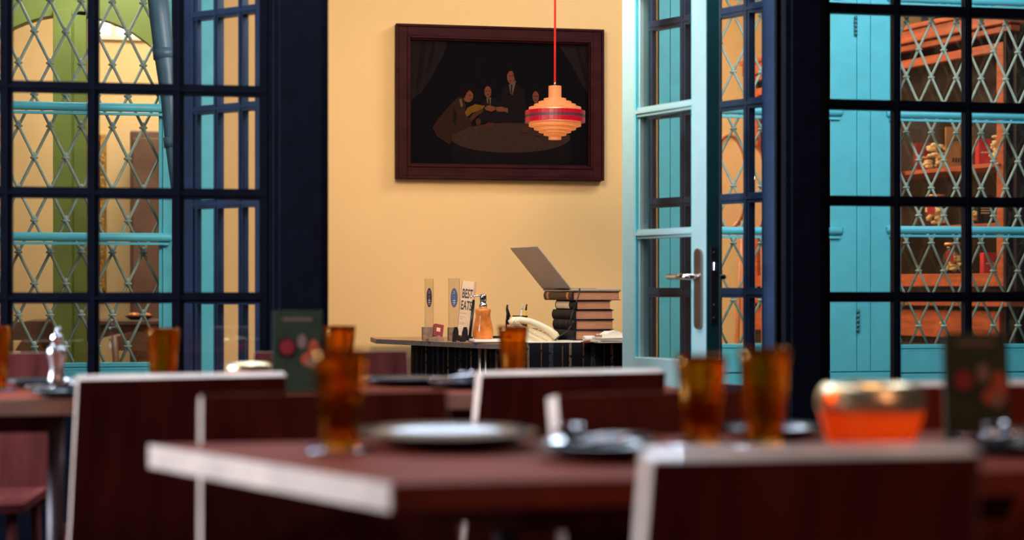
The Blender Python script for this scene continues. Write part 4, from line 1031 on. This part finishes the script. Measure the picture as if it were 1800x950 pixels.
# counter-clockwise order: far-left, near-left, near-right, far-right
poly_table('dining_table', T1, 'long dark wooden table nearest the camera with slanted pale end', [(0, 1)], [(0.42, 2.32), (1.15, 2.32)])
y2n = G(675, 695, 0.75).y; y2f = y2n+0.60
x2a, x2b = X(232, y2n), X(1215, y2n)
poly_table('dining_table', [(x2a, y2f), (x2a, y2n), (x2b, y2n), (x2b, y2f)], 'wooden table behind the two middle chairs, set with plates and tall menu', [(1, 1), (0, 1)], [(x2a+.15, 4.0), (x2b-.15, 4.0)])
x3a, x3b = X(-420, y2n), X(172, y2n)
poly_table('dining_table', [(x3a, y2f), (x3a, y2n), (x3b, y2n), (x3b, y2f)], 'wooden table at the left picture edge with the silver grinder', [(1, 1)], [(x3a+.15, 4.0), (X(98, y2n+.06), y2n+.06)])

# ---- chairs ------------------------------------------------------------------------
CW, CT = 0.435, 0.812
def make_chair(veneer, lab):
    root_ = thing('dining_chair', (0, 0, 0), 0, lab, 'chair', 'plywood dining chairs')
    zb_, zt_ = 0.40, CT; wb_, wt_ = 0.462, CW; th = 0.036; lean = -0.085
    def oy(z): return lean*(z-zb_)/(zt_-zb_)
    def shear(m): 
        m.v = [(x, y+oy(z), z+(0.206*y if z > zt_-0.01 else 0)) for x, y, z in m.v]; return m
    e = 0.0009
    m = MB().prism([(-wb_/2+e, zb_+e), (wb_/2-e, zb_+e), (wt_/2-e, zt_-e), (-wt_/2+e, zt_-e)], -th/2, th/2, 'y')
    shear(m).build('backrest', veneer, root_)
    eb = MB()
    out = [(-wb_/2, zb_), (wb_/2, zb_), (wt_/2, zt_), (-wt_/2, zt_)]; inn = [(-wb_/2+e, zb_+e), (wb_/2-e, zb_+e), (wt_/2-e, zt_-e), (-wt_/2+e, zt_-e)]
    for i in range(4):
        j = (i+1) % 4; eb.prism([out[i], out[j], inn[j], inn[i]], -th/2-0.0006, th/2+0.0006, 'y')
    o_ = shear(eb).build('edge_band', M['ply'], root_, 0.001); o_['label'] = 'pale plywood edge'
    MB().prism([(-0.225, 0.0), (0.225, 0.0), (0.215, 0.375), (-0.215, 0.375)], 0.425, 0.447).build('seat', veneer, root_, 0.005)
    for sx in (-1, 1):
        MB().tube([(sx*0.19, 0.03, 0.425), (sx*0.205, 0.005, 0)], [0.014, 0.011], 12).build('leg', M['walnut'], root_)
        MB().tube([(sx*0.18, 0.34, 0.425), (sx*0.19, 0.35, 0)], [0.014, 0.011], 12).build('leg', M['walnut'], root_)
    return root_
proto = {'w': None, 'r': None}
def chair(px, d, rot_cam, lab, away=True, red=False, right=False, w=CW):
    """px, d: column and depth of the backrest's left (or right) upper corner; rot_cam: how far the right end turns away, degrees"""
    th_ = math.radians(rot_cam)-A
    p_ = GX(px, d, 0); u_ = Vector((math.cos(th_), math.sin(th_), 0))
    c_ = p_+u_*(w/2)*(-1 if right else 1)
    rz = th_ if away else th_+PI
    key = 'r' if red else 'w'
    nrm = Vector((-math.sin(rz), math.cos(rz), 0))     # local +y (towards the seat)
    c_ = c_+nrm*0.085
    nar = w/CW
    if proto[key] is None:
        proto[key] = make_chair(M['walnut_warm_lit'] if red else M['walnut'], lab); c = proto[key]; c.location = c_; c.rotation_euler = (0, 0, rz); return c
    c = dup(proto[key], c_, rz, lab); c.scale = (nar, 1, 1); return c
chair(136, 3.30, 20, 'walnut chair with bright pale edges between the left table and the middle table')
chair(842, 3.46, 19, 'walnut chair with bright pale top edge, back turned, under the reception desk')
chair(352, 2.73, 19, 'walnut chair facing forward across the near table, by its slanted pale end', away=False)
chair(970, 2.73, 27, 'walnut chair facing forward across the near table, behind the two plates', away=False)
chair(1136, 1.79, 9, 'dark walnut chair with its back to the viewer, closest of all', w=0.392)
chair(1548, 3.07, 14, 'chair with warm light painted into its veneer, behind the brass bowl and the larger menu', red=True)
chair(90, 4.50, 8, 'walnut chair on the far side of the left table, by the silver grinder', away=False, right=True)
chair(715, 4.60, 8, 'walnut chair on the far side of the middle table, below the desk end', away=False, right=True)

# ---- tableware ---------------------------------------------------------------------
def tumbler(px, d, lab, h=0.150, rt=0.0415):
    root_ = thing('amber_tumbler', GX(px, d, 0.7505), 0, lab, 'glass', 'amber glass tumblers')
    rb = rt*0.68; t = 0.003
    n_ = 10; outer = [(rb+(rt-rb)*(i/n_)**1.1, h*i/n_) for i in range(n_+1)]; inner = [(r-t, max(z, 0.014)) for r, z in outer][::-1]
    MB().lathe([(0.0001, 0)]+outer+inner[:-1]+[(rb-t, 0.014), (0.0001, 0.014)], 40).build('tumbler_glass', M['amber'], root_)
    return root_
def coaster(px, d, lab):
    q_ = GX(px, d, 0.7502)
    o_ = MB().lathe([(0.0001, 0), (0.052, 0), (0.054, 0.002), (0.052, 0.004), (0.0001, 0.004)], 32).build('coaster', M['coaster']); o_.location = q_
    tag(o_, lab, 'coaster', 'round dark blue coasters')
def on_coaster(t_, px, d, lab): t_.location.z += 0.0042; coaster(px, d, lab)
on_coaster(tumbler(597, 2.43, 'tall amber tumbler at the left end of the near table'), 597, 2.43, 'dark blue coaster under the amber tumbler at the near table end')
on_coaster(tumbler(1232, 2.50, 'amber tumbler on the near table, left one of the close pair', 0.138), 1232, 2.50, 'dark blue coaster under the left one of the paired tumblers')
on_coaster(tumbler(1343, 2.49, 'amber tumbler beside the brass bowl on the near table', 0.150), 1343, 2.49, 'dark blue coaster under the tumbler beside the brass bowl')
tumbler(286, 3.86, 'amber tumbler in front of the blue window sill on the middle table')
tumbler(597, 4.08, 'amber tumbler on the middle table, right beside the green menu')
tumbler(901.5, 4.08, 'amber tumbler on the middle table in front of the telephone', 0.150, 0.0395)
on_coaster(tumbler(-10, 3.84, 'amber tumbler cut by the left picture edge'), -10, 3.84, 'dark blue coaster at the left picture edge')
def plate_dish(px, y, r, lab, h=0.024, name='dinner_plate'):
    q_ = G(px, y, 0.75+h); q_.z = 0.7502
    root_ = thing(name, q_, 0, lab, 'plate', 'dark glazed plates')
    MB().lathe([(0.0001, 0), (r*0.55, 0), (r*0.58, 0.003), (r*0.86, h*0.55), (r, h-0.002), (r*1.005, h), (r*0.985, h+0.001), (r*0.84, h*0.62+0.002), (r*0.6, 0.008), (0.0001, 0.007)], 56).build('plate_body', M['plate'], root_)
    return root_
plate_dish(784, 757, 0.143, 'large dark glazed plate behind the tall tumbler on the near table')
pB = plate_dish(1050, 778, 0.088, 'small dark plate with silver cutlery beside the nearest chair')
plate_dish(1358, 749, 0.080, 'dark plate between the tumbler and the brass bowl', 0.02)
pE = plate_dish(1760, 775, 0.088, 'dark plate with a silver spoon below the larger menu', 0.018)
plate_dish(715, 664, 0.125, 'dark glazed plate on the middle table left of the small plate', 0.018)
pC = plate_dish(808, 670, 0.078, 'small dark plate with cutlery on the middle table beside the larger plate', 0.018)
plate_dish(68, 668, 0.088, 'dark glazed plate on the left table behind the small cutlery plate', 0.018)
pD = plate_dish(110, 686, 0.072, 'small dark plate with cutlery on the left table behind the chair', 0.018)
def spoon(q_, rz, lab, L_=0.15, fork=False):
    root_ = thing('fork' if fork else 'spoon', q_, rz, lab, 'cutlery', 'steel cutlery on the small plates')
    MB().tube([(0, 0, 0.006), (L_*0.5, 0, 0.012), (L_, 0, 0.008)], [0.0028, 0.0035, 0.005], 8).build('handle', M['chrome'], root_)
    if fork:
        m_ = MB().box(-0.018, 0, -0.011, 0.011, 0.004, 0.007)
        for k in range(4): m_.box(-0.05, -0.016, -0.011+k*0.0063, -0.0085+k*0.0063, 0.004, 0.0065)
        m_.build('tines', M['chrome'], root_)
    else: MB().lathe([(0.0001, 0), (0.6, 0.05), (1, 0.35), (0.97, 0.38), (0.6, 0.12), (0.0001, 0.08)], 20, 0, True, Matrix.Translation((-0.024, 0, 0.002)) @ Matrix.Diagonal((0.028, 0.018, 0.018, 1))).build('bowl', M['chrome'], root_)
for (pp_, nm) in ((pB, 'the small plate beside the nearest chair'), (pE, 'the plate below the larger menu'), (pC, 'the small plate on the middle table'), (pD, 'the small plate on the left table')):
    b_ = pp_.location
    spoon(b_+Vector((-0.03, 0.0, 0.020)), 0.35, 'steel spoon resting on '+nm, 0.12)
    spoon(b_+Vector((-0.02, -0.025, 0.020)), 0.2, 'steel fork resting on '+nm, 0.12, True)
# tiny steel sauce cups
def cup(q_, lab):
    root_ = thing('sauce_cup', q_, 0, lab, 'cup', 'small steel sauce cups')
    MB().lathe([(0.0001, 0), (0.016, 0), (0.021, 0.026), (0.022, 0.028), (0.020, 0.028), (0.015, 0.003), (0.0001, 0.003)], 24).build('cup_body', M['chrome'], root_)
cup(pB.location+Vector((-0.030, 0.052, 0.0165)), 'small steel sauce cup on the plate beside the nearest chair')
cup(pE.location+Vector((0.02, 0.052, 0.0125)), 'small steel sauce cup on the plate below the larger menu')
cup(pC.location+Vector((0.025, 0.045, 0.0125)), 'small steel sauce cup on the middle table plate')
cup(pD.location+Vector((0.02, 0.042, 0.0125)), 'small steel sauce cup on the left table plate')
# brass bowls
def brass_bowl(px, d, r, h, lab):
    root_ = thing('brass_bowl', GX(px, d, 0.7503), 0, lab, 'bowl', 'amber candle bowls with brass rims')
    body_ = [(0.0001, 0), (r*0.74, 0), (r*0.80, h*0.06), (r*0.88, h*0.3), (r*0.96, h*0.55), (r*0.985, h*0.62), (r*0.94, h*0.62), (r*0.86, h*.3), (r*0.76, h*0.08), (0.0001, h*0.06)]
    MB().lathe(body_, 48).build('amber_body', M['amber_bowl'], root_)
    n_ = 12; sh_ = [(r*0.80+r*0.20*math.cos(-0.3+(PI*0.62)*i/n_), h*0.70+h*0.30*math.sin(-0.3+(PI*0.62)*i/n_)) for i in range(n_+1)]
    sh_ = [(r*0.985, h*0.60)]+sh_+[(r*0.62, h*0.97), (r*0.60, h*0.93), (r*0.64, h*0.92)]+[(a_*0.955, b_*0.965) for a_, b_ in sh_[::-1]]+[(r*0.94, h*0.60)]
    MB().lathe(sh_, 48, close=True).build('brass_shoulder', M['brass'], root_)
    MB().lathe([(0.0001, h*.07), (r*.3, h*.07), (r*.3, h*.30), (0.0001, h*.30)], 20).build('candle', M['white'], root_)
    bulb('candle_flame_light', GX(px, d, 0.7503+h*0.50), 0.25*(r/0.085)**2, (1.0, 0.62, 0.3), 0.01)
brass_bowl(1531, 2.50, 0.085, 0.098, 'wide amber bowl with brass rim on the near table beside the menu')
brass_bowl(437, 4.05, 0.060, 0.058, 'small amber bowl with brass rim on the middle table behind the chair')
# menus
def menu(px0, px1, ytop, d, rz, lab, lean=-6):
    wd = (px1-px0)/F*d; q_ = GX((px0+px1)/2, d, 0.7503); hh = CAMH+(HZ-ytop)/F*d-0.75
    root_ = thing('menu_card', q_, rz, lab, 'menu', 'dark green menu cards')
    mx_ = Matrix.Translation((0, 0, 0.004)) @ Matrix.Rotation(math.radians(lean), 4, 'X')
    MB().box(-wd/2, wd/2, -0.003, 0.003, 0, hh-0.004, 0, mx_).build('card', M['menu'], root_, 0.001)
    MB().box(-wd/2, wd/2, -0.02, 0.035, 0, 0.004).build('foot', M['menu'], root_)
    def blob(cx, cz, rx, rz2, m_, n2):
        MB().prism(ell(cx*wd, cz*hh, rx*wd, rz2*hh, 24), -0.0040-0.0002*n2, -0.003, 'y', 0, mx_).build('picture', m_, root_)
    blob(-0.22, 0.52, 0.19, 0.13, M['black'], 0); blob(-0.20, 0.53, 0.15, 0.095, M['menu_red'], 1)
    blob(0.10, 0.60, 0.09, 0.09, M['menu_pink'], 0); blob(0.34, 0.46, 0.12, 0.16, M['menu_orange'], 2); blob(0.22, 0.38, 0.14, 0.08, M['menu_orange'], 0); blob(0.30, 0.34, 0.09, 0.07, M['menu_pink'], 3)
    MB().box(-wd*0.3, wd*0.3, -0.0038, -0.003, hh*0.86, hh*0.89, 0, mx_).build('heading', M['menu_pink'], root_)
menu(1661, 1778, 585, 2.60, -A+0.05, 'larger dark green menu card with red and orange pictures on the near table')
menu(478, 565, 547, 3.80, -A, 'dark green menu card with food pictures on the middle table')
# silver pepper grinder on the left table
q = GX(100, 3.95, 0.7503)
root = thing('pepper_grinder', q, 0, 'silver pepper grinder with a crank standing on the left table', 'grinder')
MB().lathe([(0.0001, 0), (0.023, 0), (0.024, 0.01), (0.020, 0.03), (0.016, 0.05), (0.022, 0.075), (0.025, 0.085), (0.022, 0.10), (0.013, 0.104), (0.0001, 0.104)], 28).build('body', M['steel'], root)
MB().lathe([(0.0001, 0.104), (0.0145, 0.104), (0.0145, 0.128), (0.012, 0.131), (0.0001, 0.131)], 20).build('cap', M['chrome'], root)
MB().tube([(0, 0, 0.129), (0, 0, 0.14), (0.004, 0, 0.143)], 0.003, 8).ball((0.005, 0, 0.145), 0.005, 0.005, 0.005).build('crank', M['chrome'], root)
# green plant behind the larger menu
q = P(1800, 670, 7.6)
root = thing('potted_plant', (q.x+0.10, 7.6, 0), 0, 'green leafy plant at the right edge before the blue window', 'plant')
MB().lathe([(0.0001, 0), (0.09, 0), (0.13, 0.22), (0.12, 0.22), (0.085, 0.02), (0.0001, 0.02)], 24).build('pot', M['frame'], root)
lf = MB(); rn = random.Random(3)
for i in range(60):
    a_ = rn.random()*2*PI; rr_ = 0.03+0.19*rn.random(); z_ = 0.25+0.34*rn.random()-rr_*.6
    mx_ = Matrix.Translation((rr_*math.cos(a_), rr_*math.sin(a_), z_)) @ Matrix.Rotation(a_, 4, 'Z') @ Matrix.Rotation(rn.uniform(0.1, 0.9), 4, 'Y')
    lf.add([(-0.035, 0, 0), (0, 0.016, 0.004), (0.04, 0, -0.004), (0, -0.016, 0.004), (0, 0, -0.003)], [(0, 4, 1), (1, 4, 2), (2, 4, 3), (3, 4, 0), (0, 1, 2, 3)], 0, False, mx_)
lf.build('leaves', M['leaf'], root)
st_ = MB()
for i in range(6): a_ = i*PI/3; st_.tube([(0, 0, 0.03), (0.05*math.cos(a_), 0.05*math.sin(a_), 0.28), (0.13*math.cos(a_), 0.13*math.sin(a_), 0.42)], 0.004, 6)
st_.lathe([(0.0001, 0.2), (0.118, 0.2), (0.118, .205), (0.0001, .205)], 20)
st_.build('stems', M['leaf'], root)
